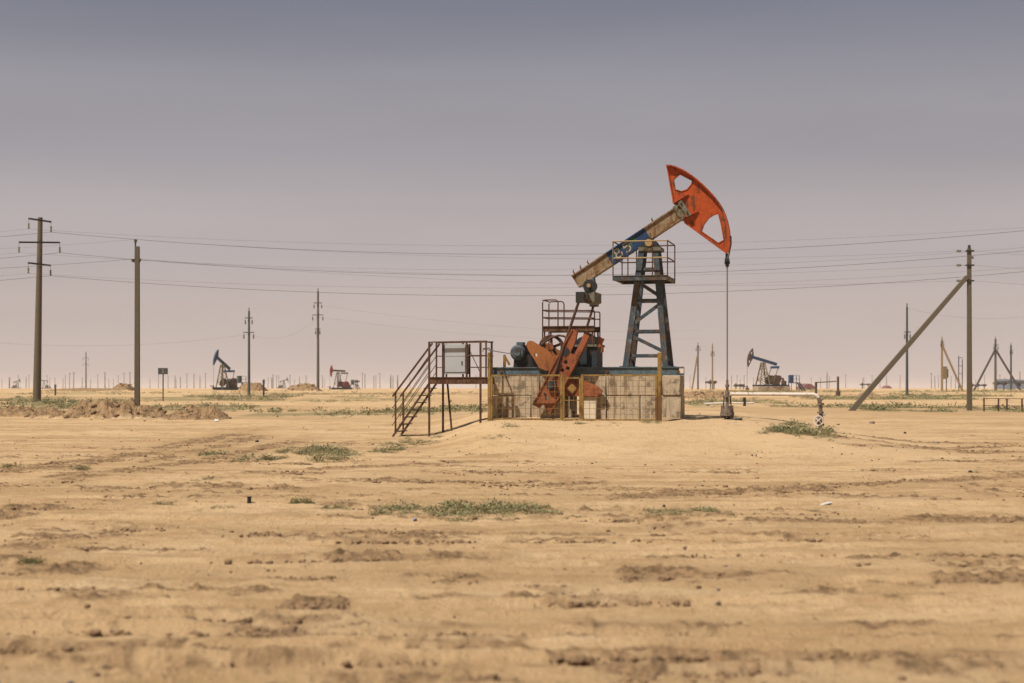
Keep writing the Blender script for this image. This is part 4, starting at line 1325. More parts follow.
far_pole(698, 345, 250, 'distant pole with a leaning strut right of the foundation', 0.26, [(347, 0.35)], 'pole_grey', [(697.3, 356, 691.5, 389, 'far_tan')])
far_pole(712.5, 345.5, 255, 'plain distant pole just left of the polished rod', 0.26, [(352, 0.3)], 'far_tan')
far_pole(907, 307, 150, 'dark grey pole behind the long leaning strut', 0.27, [(332, 0.3)], 'far_steel', round_=True)
far_pole(942, 339, 225, 'tan pole with a leaning strut and an orange transformer box', 0.28, [(342, 0.25)], 'far_tan', [(943, 347, 963, 387, 'far_tan')])
far_pole(995.5, 339, 225, 'distant pole braced by two struts near the right edge', 0.30, [(345, 0.35), (350, 0.3)], 'pole_grey', [(994.5, 351, 972, 384, 'far_pole'), (996.5, 351, 1021, 387, 'far_pole')])
far_pole(1011, 345, 255, 'plain dark distant pole near the blue shed', 0.26, [(350, 0.25)], 'far_steel')
D = 235.0
q = W(944.5, 373, D - 0.6); gzz = hz(q.x, q.y)
tr = thing('transformer', 'orange transformer box on a thin stand beside the tan strut pole', 'transformer', (q.x, q.y, gzz))
z0_, z1_ = W(944, 379, D).z - gzz, W(944, 366.5, D).z - gzz
MB().box((-0.32, -0.3, z0_), (0.32, 0.3, z1_)).build('box', 'far_yellow', tr)
mb = MB()
for k in range(5):
    mb.box((0.33, -0.28 + k * 0.13, z0_ + 0.2), (0.5, -0.24 + k * 0.13, z1_ - 0.4))
mb.build('cooling_fin', 'far_brown', tr)
for s_ in (-1, 1):
    MB().bar((s_ * 0.28, 0, -0.3), (s_ * 0.28, 0, z0_), 0.12).build('leg', 'far_brown', tr)
D = 250.0
q = W(960.5, 388, D); gzz = hz(q.x, q.y)
hf = thing('h_frame_pole', 'narrow dark frame of two posts joined by short crossbars', 'power pole', (q.x, q.y, gzz))
zt2 = W(960, 356, D).z - gzz
for s_ in (-0.28, 0.28):
    MB().bar((s_, 0, -0.4), (s_, 0, zt2 - (0.5 if s_ > 0 else 0)), 0.12).build('post', 'far_steel', hf)
for f_ in (0.95, 0.72, 0.5):
    MB().bar((-0.34, -0.07, zt2 * f_), (0.34, -0.07, zt2 * f_), 0.09).build('crossbar', 'far_steel', hf)

# row of poles on the horizon: one template, copied
def horizon_pole(hh, arm):
    t = thing('distant_pole', 'thin faint pole far off on the hazy horizon', 'power pole', (0, 0, 0), 0, 'faint poles along the horizon')
    MB().cyl((0, 0, -1), (0, 0, hh), 0.24, 6, 0.17).build('shaft', 'far_pole', t)
    if arm:
        MB().bar((-arm, -0.16, hh - 0.5), (arm, -0.16, hh - 0.5), 0.14).build('crossarm', 'far_pole', t)
    return t
PROT = [horizon_pole(9, 0.6), horizon_pole(8, 0), horizon_pole(11, 1.1)]
used = [False] * 3
HP = [(9, 12), (26, 13), (29, 15), (55, 6), (63, 11), (69.5, 17), (73.5, 18), (90.5, 10), (98, 15), (105, 18), (109, 7), (124, 17), (130, 18), (150, 7), (158.5, 15),
      (168, 14), (176, 12), (187, 16), (194, 16), (200, 14), (205.5, 17), (268, 12), (273, 16), (279, 14), (290, 15), (299.5, 13), (306, 10), (322.5, 8), (324.5, 9), (362.5, 17),
      (365, 16), (374, 14), (380, 17), (391, 15), (393, 14), (398, 10), (410, 12), (684, 16), (690, 10), (706, 12), (731.5, 14), (737, 10), (811, 10), (827, 18), (845.5, 15), (864, 10),
      (886.5, 14), (900, 7), (931.5, 17), (935, 14), (938.5, 13), (951, 14), (955.5, 13), (984.5, 13), (1000, 15), (1020, 19), (476, 11), (606, 9), (2, 8), (47, 8)]
hr_ = random.Random(5)
HOBJ = []
HP += [(c0 + hr_.gauss(0, 9), hr_.uniform(6, 13)) for c0 in (20, 70, 112, 180, 275, 300, 370, 395, 740, 830, 880, 950, 985) for _ in range(3)]
for i, (px, hp) in enumerate(HP):
    k = i % 3
    hh = (9, 8, 11)[k]
    D = min(1300, hh * F / (hp * 0.95))
    X = (px - 512) / F * D
    o = PROT[k] if not used[k] else copy_tree(PROT[k])
    used[k] = True
    o.location = (X, D, CAMZ - 0.6)
    o.rotation_euler = (random.gauss(0, 0.012), random.gauss(0, 0.012), random.uniform(-0.5, 0.5))
    HOBJ.append((px, o))
MARKS = [(37, 'tall crossarm pole'), (86, 'small distant crossarm pole'), (137, 'square pole'), (163, 'signboard'), (222, 'dark blue pump'), (249, 'green grey pole'), (318, 'tall grey pole'), (340, 'red headed pump'),
         (392, 'foot of the stair'), (660, 'pump tower'), (727, 'polished rod'), (763, 'blue beamed pump'), (838, 'dark riser pipe'), (907, 'dark grey pole'), (942, 'tan strut pole'), (969, 'big strut braced pole'), (995, 'pole with two struts'), (1011, 'plain dark pole')]
ORD = 'first second third fourth fifth sixth seventh eighth ninth tenth eleventh twelfth thirteenth fourteenth fifteenth sixteenth seventeenth eighteenth nineteenth twentieth'.split()
cnt_ = {}
for px, o in sorted(HOBJ, key=lambda t: t[0]):
    left = [n_ for x_, n_ in MARKS if x_ <= px]
    key = left[-1] if left else None
    k_ = cnt_[key] = cnt_.get(key, -1) + 1
    o['label'] = f'{ORD[k_]} faint horizon pole to the right of the {key}' if key else f'{ORD[k_]} faint horizon pole from the left edge'

# faint wires of the farther line
for (x0, y0, D0, x1, y1, D1, lb) in ((249, 334, 165, -120, 330, 140, 'faint sagging wire running left from the green grey pole'),
                                     (318, 305, 190, 700, 330, 260, 'faint wire from the top crossarm of the tall grey pole'),
                                     (318, 317, 190, 700, 338, 260, 'faint wire from the lower crossarm of the tall grey pole'),
                                     (249, 334, 165, 318, 317, 190, 'short faint wire linking the green grey pole and the tall grey pole'),
                                     (907, 308, 150, 1100, 300, 140, 'faint wire running right from the dark grey pole')):
    wire(lb, [(W(x0, y0, D0), W(x1, y1, D1), 1.3)], 0.006, 'faint wires of the farther lines')

# ------------------------------------------------------------------ pump jacks farther off
def far_pump(label, px, D, yaw, tilt, cols, concrete_base=True, full=True, gofs=0.0, size=1.0):
    """head to the local -x side"""
    X = (px - 512) / F * D
    g = Vector((X, D, hz(X, D) + gofs))
    t = thing('pump_jack', label, 'pump jack', g, yaw, 'pump jacks farther off')
    t.scale = (size,) * 3
    cb_, cs, ch_, ck_, cf = cols
    zb = 0.95
    if concrete_base:
        for k in range(3):
            MB().box((-1.2 + k * 1.72, -0.95, -0.4), (0.50 + k * 1.72, 0.95, zb - 0.12)).build('foundation_block', 'concrete', t)
        fr = MB()
        for v in (-0.8, 0.8):
            fr.ibeam((-1.3, v, zb), (3.9, v, zb), 0.22, 0.2)
        fr.build('base_frame', cf, t)
    else:
        zb = 0.6
        fr = MB()
        for v in (-0.8, 0.8):
            fr.bar((-1.3, v, 0.35), (3.9, v, 0.35), 0.25, 0.5)
        fr.build('base_frame', cf, t)
    zp = 4.5
    for sd in (-1, 1):
        for sv in (-1, 1):
            MB().bar((sd * 0.82, sv * 0.7, zb), (sd * 0.2, sv * 0.2, zp - 0.2), 0.15).build('leg', cs, t)
    br = MB()
    for k in range(4):
        f0 = k / 4; f1 = (k + 1) / 4
        L = lambda sd, sv, f: Vector((sd * (0.82 - 0.62 * f), sv * (0.7 - 0.5 * f), zb + (zp - 0.2 - zb) * f))
        for sv in (-1, 1):
            br.bar(L(-1, sv, f1), L(1, sv, f1), 0.07)
            br.bar(L(-1 if k % 2 else 1, sv, f0), L(1 if k % 2 else -1, sv, f1), 0.07)
    br.build('lattice', cs, t)
    ca, sa = math.cos(tilt), math.sin(tilt)
    def B(x, z, y=0.0):
        return Vector((x * ca - z * sa, y, zp + x * sa + z * ca))
    MB().bar(B(-2.15, 0.15), B(2.25, 0.15), 0.28, 0.42).build('walking_beam', cb_, t)
    outer = [B(2.55 * math.cos(R(a)), 2.55 * math.sin(R(a)) + 0.0) for a in np.linspace(180 - 34, 180 + 34, 13)]
    inner = [B(-1.95, -0.75), B(-1.72, 0.0), B(-1.75, 0.55)]
    hp = [(q.x, q.z) for q in outer] + [(q.x, q.z) for q in inner]
    cen_ = B(-2.16, 0)
    hol = []
    for (hx, hz_, rr_) in ((-2.1, 0.68, 0.19), (-2.12, -0.62, 0.2)):
        c = B(hx, hz_)
        hol.append([(c.x + rr_ * math.cos(R(a)) * 0.8, c.z + rr_ * math.sin(R(a)) * 1.3) for a in range(0, 360, 45)])
    MB().plate(hp, -0.13, 0.13, hol).build('horse_head', ch_, t)
    hb_ = outer[-1] if outer[-1].z < outer[0].z else outer[0]
    wx = min(q.x for q in outer)
    MB().tube([(wx - 0.02, 0, hb_.z + 0.6), (wx - 0.02, 0, 0.9)], 0.03, 6).build('polished_rod', 'cable', t)
    mb = MB()
    mb.cyl((wx, 0, -0.4), (wx, 0, 0.9), 0.11, 8)
    mb.cyl((wx, 0, 0.35), (wx, 0, 0.6), 0.28, 10)
    mb.tube([(wx, 0, 0.8), (wx - 0.9, 0, 0.8)], 0.07, 6)
    mb.build('wellhead', 'far_brown', t)
    e = B(2.1, -0.35)
    MB().bar((e.x, -1.15, e.z), (e.x, 1.15, e.z), 0.3, 0.34).build('equalizer', cb_, t)
    kx, kz = 2.0, zb + 1.0
    ang = R(205 if tilt < 0 else 70)
    kp = Vector((kx + 0.95 * math.cos(ang), 0, kz + 0.95 * math.sin(ang)))
    for sv in (-1, 1):
        MB().bar((e.x, sv * 1.1, e.z), (kp.x, sv * 1.15, kp.z), 0.09).build('pitman_arm', cs, t)
        a = Vector((math.cos(ang), 0, math.sin(ang)))
        b = Vector((-a.z, 0, a.x))
        c0 = Vector((kx, 0, kz))
        pl = [c0 - a * 0.5 + b * 0.25, c0 + a * 0.3 + b * 0.75, c0 + a * 1.1 + b * 0.45, c0 + a * 1.3, c0 + a * 1.1 - b * 0.45, c0 + a * 0.3 - b * 0.75, c0 - a * 0.5 - b * 0.25]
        y0, y1 = sorted((sv * 0.95, sv * 1.12))
        MB().plate([(q.x, q.z) for q in pl], y0, y1).build('crank', ck_, t)
    mb = MB()
    mb.box((kx - 0.3, -0.5, zb), (kx + 0.5, 0.5, kz + 0.0))
    mb.cyl((kx + 0.1, -0.45, kz), (kx + 0.1, 0.45, kz), 0.42, 14)
    mb.build('gearbox', 'dark', t)
    MB().plate([(kx + 0.75, zb), (kx + 1.25, zb), (kx + 1.05, zb + 1.1), (kx + 0.9, zb + 1.15)], -0.7, -0.5).build('belt_guard', cs, t)
    MB().ring((kx - 0.75, -0.7, zb + 0.55), (0, 1, 0), 0.32, 0.42, 0.2, 16).build('pulley', 'dark', t)
    mb = MB()
    mb.cyl((kx + 1.35, -0.5, zb + 0.45), (kx + 1.35, 0.3, zb + 0.45), 0.26, 12)
    mb.box((kx + 1.1, -0.5, zb), (kx + 1.6, 0.3, zb + 0.25))
    mb.build('motor', 'far_steel', t)
    if full:
        pf = thing('access_platform', None, None); pf.parent = t
        mb = MB(); mb.box((4.1, -1.0, 1.28), (5.5, 0.0, 1.40)); mb.build('deck', cf, pf)
        for (x, y) in ((4.15, -0.95), (5.45, -0.95), (4.15, -0.05), (5.45, -0.05)):
            MB().bar((x, y, -0.3), (x, y, 2.45), 0.07).build('leg', cf, pf)
        for z in (1.9, 2.42):
            MB().bar((4.15, -0.05, z), (5.45, -0.05, z), 0.05).build('rail', cf, pf)
            MB().bar((4.15, -0.95, z), (5.45, -0.95, z), 0.05).build('rail', cf, pf)
        MB().box((4.2, -0.5, 1.41), (4.75, -0.1, 2.5)).build('cabinet', cf, pf)
        for y in (-0.95, -0.2):
            MB().bar((5.5, y, 1.34), (6.6, y, -0.1), 0.12, 0.16).build('stringer', cf, pf)
        for k in range(6):
            MB().box((5.55 + k * 0.17, -0.9, 1.2 - k * 0.23), (5.75 + k * 0.17, -0.25, 1.23 - k * 0.23)).build('tread', cf, pf)
    return t
far_pump('blue beamed pump jack facing left beyond the pale flow pipe', 763, 235, R(18), R(-15), ('far_blue', 'far_yellow', 'far_brown', 'far_brown', 'far_blue'))
far_pump('dark blue pump jack seen edge on between the signboard and grey pole', 222.5, 262, R(66), R(-27), ('far_blue', 'far_yellow', 'far_blue', 'far_brown', 'far_steel'), False)
far_pump('small pump jack with red head beside the tall grey pole', 338, 385, R(48), R(-2), ('far_brown', 'far_brown', 'far_red', 'far_red', 'far_steel'), False)
far_pump('tiny blue pump jack on the horizon just right of the tall left pole', 44, 900, R(20), R(-10), ('far_blue', 'far_blue', 'far_blue', 'far_brown', 'far_blue'), False, False)
far_pump('tiny grey pump jack on the horizon left of the tall left pole', 17, 1000, R(160), R(-12), ('far_steel', 'far_steel', 'far_blue', 'far_brown', 'far_steel'), False, False)
far_pump('tiny grey pump jack low on the horizon right of the grey pole', 284, 880, R(165), R(-14), ('far_steel', 'far_steel', 'far_blue', 'far_brown', 'far_steel'), False, False)

def pipe_frame(label, px, ytop, D, hw, posts):
    X = (px - 512) / F * D
    g = Vector((X, D, hz(X, D)))
    t = thing('pipe_frame', label, 'pipe', g)
    z = CAMZ + (HZ - ytop) / F * D - g.z
    MB().tube([(-hw, 0, z), (hw, 0, z + 0.05)], 0.16, 8).build('pipe_run', 'far_steel', t)
    for x in posts:
        MB().bar((x, 0, -0.4), (x, 0, z + (0.5 if x == posts[0] else 0)), 0.14).build('support_post', 'far_steel', t)
        MB().cyl((x, 0, z - 0.25), (x, 0, z + 0.25), 0.3, 8).build('valve_body', 'far_brown', t)
pipe_frame('low dark pipe frame on posts left of the polished rod', 711, 382.3, 260, 0.95, (-0.1, 0.5))
pipe_frame('low dark valve frame just right of the polished rod', 739, 385.5, 300, 1.0, (-0.6, 0.2, 0.8))
pipe_frame('small dark valve frame on the horizon right of the red pump', 356, 381.5, 385, 0.9, (0.0, 0.3))
pipe_frame('small dark valve frame on the horizon left of the leaning strut', 866, 384.5, 420, 1.6, (-1.0, 0.6))
pipe_frame('low dark valve frame at the foot of the two strut pole', 1000.5, 383.5, 240, 1.0, (-0.6, 0.5))
pipe_frame('low dark valve frame between right pole and its neighbour', 978, 385.3, 330, 1.8, (-1.2, 0.0, 1.3))
# far sheds
def shed(label, x0, x1, ytop, D, wm, rm, gable=False):
    X0, X1 = (x0 - 512) / F * D, (x1 - 512) / F * D
    c = (X0 + X1) / 2
    g = Vector((c, D, hz(c, D)))
    t = thing('shed', label, 'building', g)
    w = (X1 - X0) / 2
    zt = CAMZ + (HZ - ytop) / F * D - g.z
    wh_ = zt * (0.25 if gable else 0.8)
    MB().box((-w, 0, -0.5), (w, 8, wh_)).build('wall', wm, t)
    mb = MB()
    if gable:
        mb.plate([(-w - 0.2, wh_), (w + 0.2, wh_), (w * 0.25, zt * 0.9), (-w * 0.2, zt)], -0.2, 8.2)
    else:
        mb.plate([(-w - 0.3, wh_ + 0.01), (w + 0.3, wh_ + 0.01), (w + 0.3, wh_ + 0.2), (-w - 0.3, zt)], -0.3, 8.3)
    mb.build('roof', rm, t)
    for k in range(max(1, int(w / 2))):
        x = -w + (k + 0.5) * 2 * w / max(1, int(w / 2))
        MB().box((x - 0.5, -0.03, wh_ * 0.35), (x + 0.5, -0.005, wh_ * 0.75)).build('window', 'dark', t)
    return t
shed('long pale blue shed low on the horizon at the right edge', 1006, 1032, 379, 420, 'shed_blue', 'shed_blue')
shed('small white hut beside the long pale blue shed', 1001.5, 1005.5, 380.5, 430, 'shed_white', 'shed_white')
shed('low dark red roofed building behind the blue pump jack', 803, 816, 383.5, 330, 'shed_white', 'red_roof', True)
shed('tiny reddish roof on the horizon behind the long leaning strut', 886, 892, 385.6, 640, 'shed_white', 'red_roof', True)

# ------------------------------------------------------------------ fence pieces, sign, marker posts, stump
g = G(984, 411.5)
rf = thing('low_fence', 'low dark pipe fence with two rails at the right edge', 'fence', g)
for px in (984, 998.5, 1007, 1022, 1036):
    q = W(px, 411, g.y) - g
    zg = hz(g.x + q.x, g.y) - g.z
    MB().bar((q.x, 0, zg - 0.3), (q.x, 0, (W(px, 397.6 + (px % 3) * 0.4, g.y) - g).z), 0.06).build('post', 'rust', rf)
for y in (398.4, 405.6):
    q0, q1 = W(984, y, g.y) - g, W(1040, y, g.y) - g
    MB().bar((q0.x, 0, q0.z), (q1.x, 0, q1.z - 0.03), 0.03).build('rail', 'rust', rf)
g = G(163, 401)
sg = thing('signboard', 'small dark signboard on a thin rusty post left of the blue pump', 'sign', g)
q = W(163, 368, g.y) - g; q2 = W(163, 374.3, g.y) - g
hwS = 4.9 / F * g.y
MB().bar((0, 0.03, -0.3), (0, 0.03, q.z - 0.02), 0.075).build('post', 'rust', sg)
bd_ = MB().box((-hwS, -0.03, q2.z), (hwS, -0.005, q.z)).build('board', 'far_steel', sg)
MB().box((-0.07, -0.036, q2.z + 0.06), (0.07, -0.031, q.z - 0.06)).build('painted_mark', 'far_yellow', bd_)
for (px, yb, yt, lb) in ((263.7, 397, 379.5, 'thin dark marker post between the dirt heaps'), (55.3, 395.5, 384.5, 'short dark marker post right of the tall left pole')):
    g = G(px, yb)
    t = thing('marker_post', lb, 'post', g)
    z = (W(px, yt, g.y) - g).z
    MB().bar((0, 0, -0.3), (0, 0, z), 0.13).build('shaft', 'arm', t)
    MB().bar((0, 0, z - 0.35), (0, 0, z), 0.17).build('cap', 'far_steel', t)
g = G(248.5, 505)
stm = thing('cut_pipe_stump', 'short dark cut pipe stump sticking out of the sand', 'pipe', g)
zq = (W(248.5, 496.8, g.y) - g).z
MB().cyl((0, 0, -0.2), (0.012, 0, zq), 0.032, 10, 0.03).build('stub', 'dark', stm)
MB().ring((0.012, 0, zq), (0.05, 0, 1), 0.02, 0.036, 0.012, 12).build('rim', 'rust', stm)

# ------------------------------------------------------------------ loose things on the ground
ICO_V = []
ph = (1 + 5 ** 0.5) / 2
for a in (-1, 1):
    for b in (-ph, ph):
        ICO_V += [(0, a, b), (a, b, 0), (b, 0, a)]
ICO_V = np.array(ICO_V) / math.sqrt(1 + ph * ph)
from mathutils.geometry import convex_hull_2d
import bmesh
_bm = bmesh.new()
bmesh.ops.create_icosphere(_bm, subdivisions=1, radius=1.0)
ICO1 = np.array([v.co[:] for v in _bm.verts]); ICO1F = np.array([[v.index for v in f.verts] for f in _bm.faces])
_bm.free()
_bm = bmesh.new()
bmesh.ops.create_icosphere(_bm, subdivisions=2, radius=1.0)
ICO2 = np.array([v.co[:] for v in _bm.verts]); ICO2F = np.array([[v.index for v in f.verts] for f in _bm.faces])
_bm.free()
def lumps(C, S, base=ICO1, bf_=ICO1F, jit=0.28, flat=0.7):
    n, k = len(C), len(base)
    V = base[None] * (1 + jit * (rng.random((n, k, 1)) * 2 - 1)) * S[:, None, None]
    V = V * (0.7 + 0.6 * rng.random((n, 1, 3)))
    V[..., 2] *= flat
    a = rng.random(n) * 6.283
    ca, sa = np.cos(a)[:, None], np.sin(a)[:, None]
    x, y = V[..., 0] * ca - V[..., 1] * sa, V[..., 0] * sa + V[..., 1] * ca
    V = np.stack([x, y, V[..., 2]], -1) + C[:, None]
    Fc = bf_[None] + (np.arange(n) * k)[:, None, None]
    return V.reshape(-1, 3), Fc.reshape(-1, 3)
# clods along the churned streaks: rejection sampling on the churn field
cand_r = 8.5 + 46 * rng.random(520000) ** 1.5
cand_t = np.radians((rng.random(520000) * 2 - 1) * 24)
cx_, cy_ = np.sin(cand_t) * cand_r, np.cos(cand_t) * cand_r
cc = churn(cx_, cy_)
clus = sstep(0.45, 0.68, fbm(cx_ / 0.8, cy_ / 0.5, 3, 130))
keep = (rng.random(len(cc)) < np.clip(cc - 0.12, 0, 1) ** 1.3 * (0.12 + 0.88 * clus) * sstep(55, 30, cy_) * 1.0) | (rng.random(len(cc)) < 0.0002)
cx_, cy_, cc = cx_[keep], cy_[keep], cc[keep]
if len(cx_) > 42000:
    pick = rng.permutation(len(cx_))[:42000]
    cx_, cy_, cc = cx_[pick], cy_[pick], cc[pick]
sz = 0.006 + 0.026 * rng.random(len(cx_)) ** 4 * (0.5 + cc) + 0.00045 * cy_
Cz = H(cx_, cy_) + 0.01
V, Fc = lumps(np.stack([cx_, cy_, Cz], -1), sz)
o = mesh_obj('soil_clods', make_mesh('soil_clods', V, Fc, False), 'clod')
tag(o, 'loose brown soil clods strewn along the tyre ruts', 'soil clods', kind='stuff')

pr = np.sqrt(rng.random(1300) * (48 ** 2 - 8.5 ** 2) + 8.5 ** 2)
ptm = np.radians((rng.random(1300) * 2 - 1) * 22)
px_, py_ = np.sin(ptm) * pr, np.cos(ptm) * pr
V, Fc = lumps(np.stack([px_, py_, H(px_, py_) + 0.006], -1), 0.006 + 0.018 * rng.random(1300) ** 4 + 0.0002 * py_, jit=0.18)
o = mesh_obj('pebbles', make_mesh('pebbles', V, Fc, False), 'valve')
tag(o, 'small grey brown pebbles strewn over the sand', 'pebbles', kind='stuff')

# ------------------------------------------------------------------ dirt heaps
def heap(label, px0, px1, ybase, htop, seed, depth=None, lump=0.5, nx=90, ny=36, mat='heap', clods=0):
    a, b = G(px0, ybase), G(px1, ybase)
    c = (a + b) / 2
    w = (b.x - a.x) / 2
    d = depth or w * 0.7
    c.y += d * 0.9
    c.z = hz(c.x, c.y)
    xs, ys = np.linspace(-1, 1, nx), np.linspace(-1, 1, ny)
    XX, YY = np.meshgrid(xs, ys)
    WX, WY = c.x + XX * w, c.y + YY * d
    e = np.clip(1 - (XX ** 2) ** 1.3, 0, 1) * np.clip(1 - YY ** 2, 0, 1) ** 0.8
    k = max(0.5, w * 0.18)
    prof = e ** 0.7 * ((1 - lump) + lump * 2.0 * fbm(WX / k, WY / k, 3, seed) ** 1.3)
    ridge = 1 - np.abs(2 * fbm(WX / (0.5 * k ** 0.5), WY / (0.6 * k ** 0.5), 5, seed + 5, 0.7) - 1)
    ZZ = H(WX, WY) - 0.08 + htop * prof + htop * 0.75 * e ** 0.5 * (ridge - 0.6)
    idx = np.arange(nx * ny).reshape(ny, nx)
    FQ = np.stack([idx[:-1, :-1], idx[:-1, 1:], idx[1:, 1:], idx[1:, :-1]], -1).reshape(-1, 4)
    t = thing('dirt_heap', label, 'dirt heap', c)
    V = np.stack([WX - c.x, WY - c.y, ZZ - c.z], -1).reshape(-1, 3)
    hme = make_mesh('heap_body', V, FQ)
    at_ = hme.attributes.new('churn', 'FLOAT', 'POINT')
    at_.data.foreach_set('value', (sstep(0.0, 0.3, e) * ((0.28 if c.y < 120 else 0.75) + 0.75 * fbm(WX / 0.7, WY / 0.7, 3, seed + 9))).astype(np.float32).ravel())
    mesh_obj('heap_body', hme, 'soil', t)
    if clods and w < 8:
        ns_ = clods // 2
        ex = c.x + rng.standard_normal(ns_) * w * 0.62
        ey = c.y - d * 0.5 + rng.standard_normal(ns_) * d * 0.55
        Vc, Fc = lumps(np.stack([ex - c.x, ey - c.y, H(ex, ey) - c.z], -1), htop * (0.025 + 0.12 * rng.random(ns_) ** 4))
        tag(mesh_obj('scattered_clods', make_mesh('scattered_clods', Vc, Fc, False), 'clod', t), kind='stuff')
    if clods:
        r_ = rng.random((clods, 2))
        i_, j_ = (r_[:, 0] * (ny - 1)).astype(int), (r_[:, 1] * (nx - 1)).astype(int)
        C = V.reshape(ny, nx, 3)[i_, j_] * 1.0
        Vc, Fc = lumps(C, htop * (0.03 + 0.26 * rng.random(clods) ** 4))
        tag(mesh_obj('loose_clods', make_mesh('loose_clods', Vc, Fc, False), 'clod', t), kind='stuff')
    return t
heap('long rough dirt heap at the foot of the square pole', 48, 150, 418.5, 0.55, 201, 2.6, 0.95, 170, 70, clods=260)
heap('low crumbled dirt bank at the left edge below the tall pole', -30, 62, 418, 0.34, 207, 2.4, 0.95, 150, 60, clods=200)
heap('small dark dirt heap right of the square pole', 155, 222, 420, 0.38, 213, 1.5, 0.95, 130, 60, clods=180)
heap('rounded brown dirt heap at the base of the green grey pole', 236, 263, 391.6, 0.85, 219, 2.5, 0.3, 60, 30, clods=120)
heap('wide brown dirt heap left of the tall grey pole', 284, 318, 391.0, 0.75, 223, 2.5, 0.5, 70, 30, clods=150)
heap('brown dirt heap on the horizon left of the square pole', 110, 129, 390.8, 0.8, 227, 3, 0.3, 60, 30, clods=100)
heap('low brown cut bank behind the right end of the foundation', 676, 735, 399.5, 0.55, 231, 3.0, 0.6, 110, 40, clods=200)
heap('low sandy bank on the horizon below the small distant pole', 60, 105, 390.5, 0.5, 233, 6.0, 0.2, 60, 30, 'clod')
heap('low brown mound behind the long leaning strut', 862, 884, 398.5, 0.5, 239, 2.0, 0.4, 60, 30, clods=60)

# ------------------------------------------------------------------ vegetation
def blades(C, Rr, n, up=0.35, wfac=0.05, flat=0.8):
    """n thin leaves around each centre in C, of radius Rr"""
    k = len(C)
    a = rng.random((k, n)) * 6.283
    el = np.arcsin(np.clip(up + (1 - up) * rng.random((k, n)) ** 0.8, 0, 1))
    L = Rr[:, None] * (0.45 + 0.65 * rng.random((k, n)))
    d = np.stack([np.cos(a) * np.cos(el), np.sin(a) * np.cos(el), np.sin(el)], -1)
    st_ = 0.15 + rng.random((k, n, 1)) * 0.75
    off = np.stack([np.cos(a), np.sin(a), 0 * a], -1) * (rng.random((k, n, 1)) * 0.35) * Rr[:, None, None]
    p0 = C[:, None] + off + d * L[..., None] * st_
    p1 = C[:, None] + off + d * L[..., None] * (st_ + 0.19)
    p1 = p1 + 0.12 * L[..., None] * rng.standard_normal((k, n, 3))
    sx = np.stack([-np.sin(a + 0.8 * rng.standard_normal((k, n))), np.cos(a), 0.7 * rng.standard_normal((k, n))], -1)
    wv = (Rr[:, None] * wfac * (0.6 + 0.8 * rng.random((k, n))))[..., None] * sx
    pm = (p0 + p1) / 2
    V = np.stack([p0, pm + wv, p1, pm - wv], 2).reshape(-1, 3)
    Fc = np.arange(len(V)).reshape(-1, 4)
    V[:, 2] = np.repeat(C[:, 2], n * 4) + (V[:, 2] - np.repeat(C[:, 2], n * 4)) * flat
    return V, Fc
def scrub_points(a, b, hw, n, amp_seed):
    t = rng.random(n)
    x = a.x + (b.x - a.x) * t
    y = a.y + (b.y - a.y) * t + rng.standard_normal(n) * hw * 0.55
    k = fbm(x / max(0.12, hw * 0.9), y / max(0.12, hw * 0.9), 2, amp_seed)
    s_ = k > 0.43
    x, y, k = x[s_], y[s_], k[s_]
    return np.stack([x, y, H(x, y) + 0.005], -1), k
# far strips: one carpet of low growth
VV, FF, off = [], [], 0
for i, (a, b, hw, dn) in enumerate(scr_w):
    L = abs(b.x - a.x)
    n = int(min(1500, L * hw * 2 * 2.4 * dn) + 60)
    C, k = scrub_points(a, b, hw, n, 300 + i)
    Rr = (0.12 + 0.26 * rng.random(len(C)) ** 2) * (0.6 + 0.8 * k)
    V, Fc = blades(C, Rr, 30, 0.2, 0.10)
    VV.append(V); FF.append(Fc + off); off += len(V)
o = mesh_obj('ground_cover', make_mesh('ground_cover', np.concatenate(VV), np.concatenate(FF), False), 'leaf')
tag(o, 'low grey green ground cover in strips across the plain', 'ground cover', kind='stuff')
# scrub patches nearer the camera
def patch(label, strips, seed, R0, dens=1.0, mat='leaf', nb=110):
    VV, FF, off = [], [], 0
    for (x0, x1, y, hh, dn) in strips:
        a, b = G(x0, y), G(x1, y)
        n_, f_ = G((x0 + x1) / 2, y + hh), G((x0 + x1) / 2, y - hh)
        hw = max(0.08, (f_.y - n_.y) / 2)
        n = int(abs(b.x - a.x) * hw * 2 * dn * dens * 34 / (R0 / 0.12) ** 2) + 6
        C, k = scrub_points(a, b, hw, n, seed)
        Rr = R0 * 0.85 * (0.35 + 1.0 * rng.random(len(C)) ** 1.6) * (0.2 + 1.6 * k)
        V, Fc = blades(C, Rr, nb, 0.1, 0.05, 0.7)
        VV.append(V); FF.append(Fc + off); off += len(V)
    V = np.concatenate(VV)
    c = Vector(V.mean(0)); c.z = hz(c.x, c.y)
    o = mesh_obj('scrub_patch', make_mesh('scrub_patch', V - np.array(c), np.concatenate(FF), False), mat)
    o.location = c
    return tag(o, label, 'scrub', None, 'stuff')
patch('long strip of grey green scrub in the middle foreground', [(378, 440, 511, 4, .9), (440, 558, 513, 5, 1.2), (478, 540, 510, 4, 1.2)], 401, 0.15, 1.7)
patch('sparse scrub strip right of the long foreground scrub', [(622, 700, 514.5, 3, 1.0), (676, 716, 513, 2.5, 1.0)], 405, 0.10, 1.7)
patch('scrub patch on flat sand left of the mound', [(300, 360, 452, 3.5, 1.0), (326, 360, 457, 3, 1.3), (355, 402, 451, 2.5, .9), (300, 340, 461, 2, .5)], 409, 0.19, 1.7)
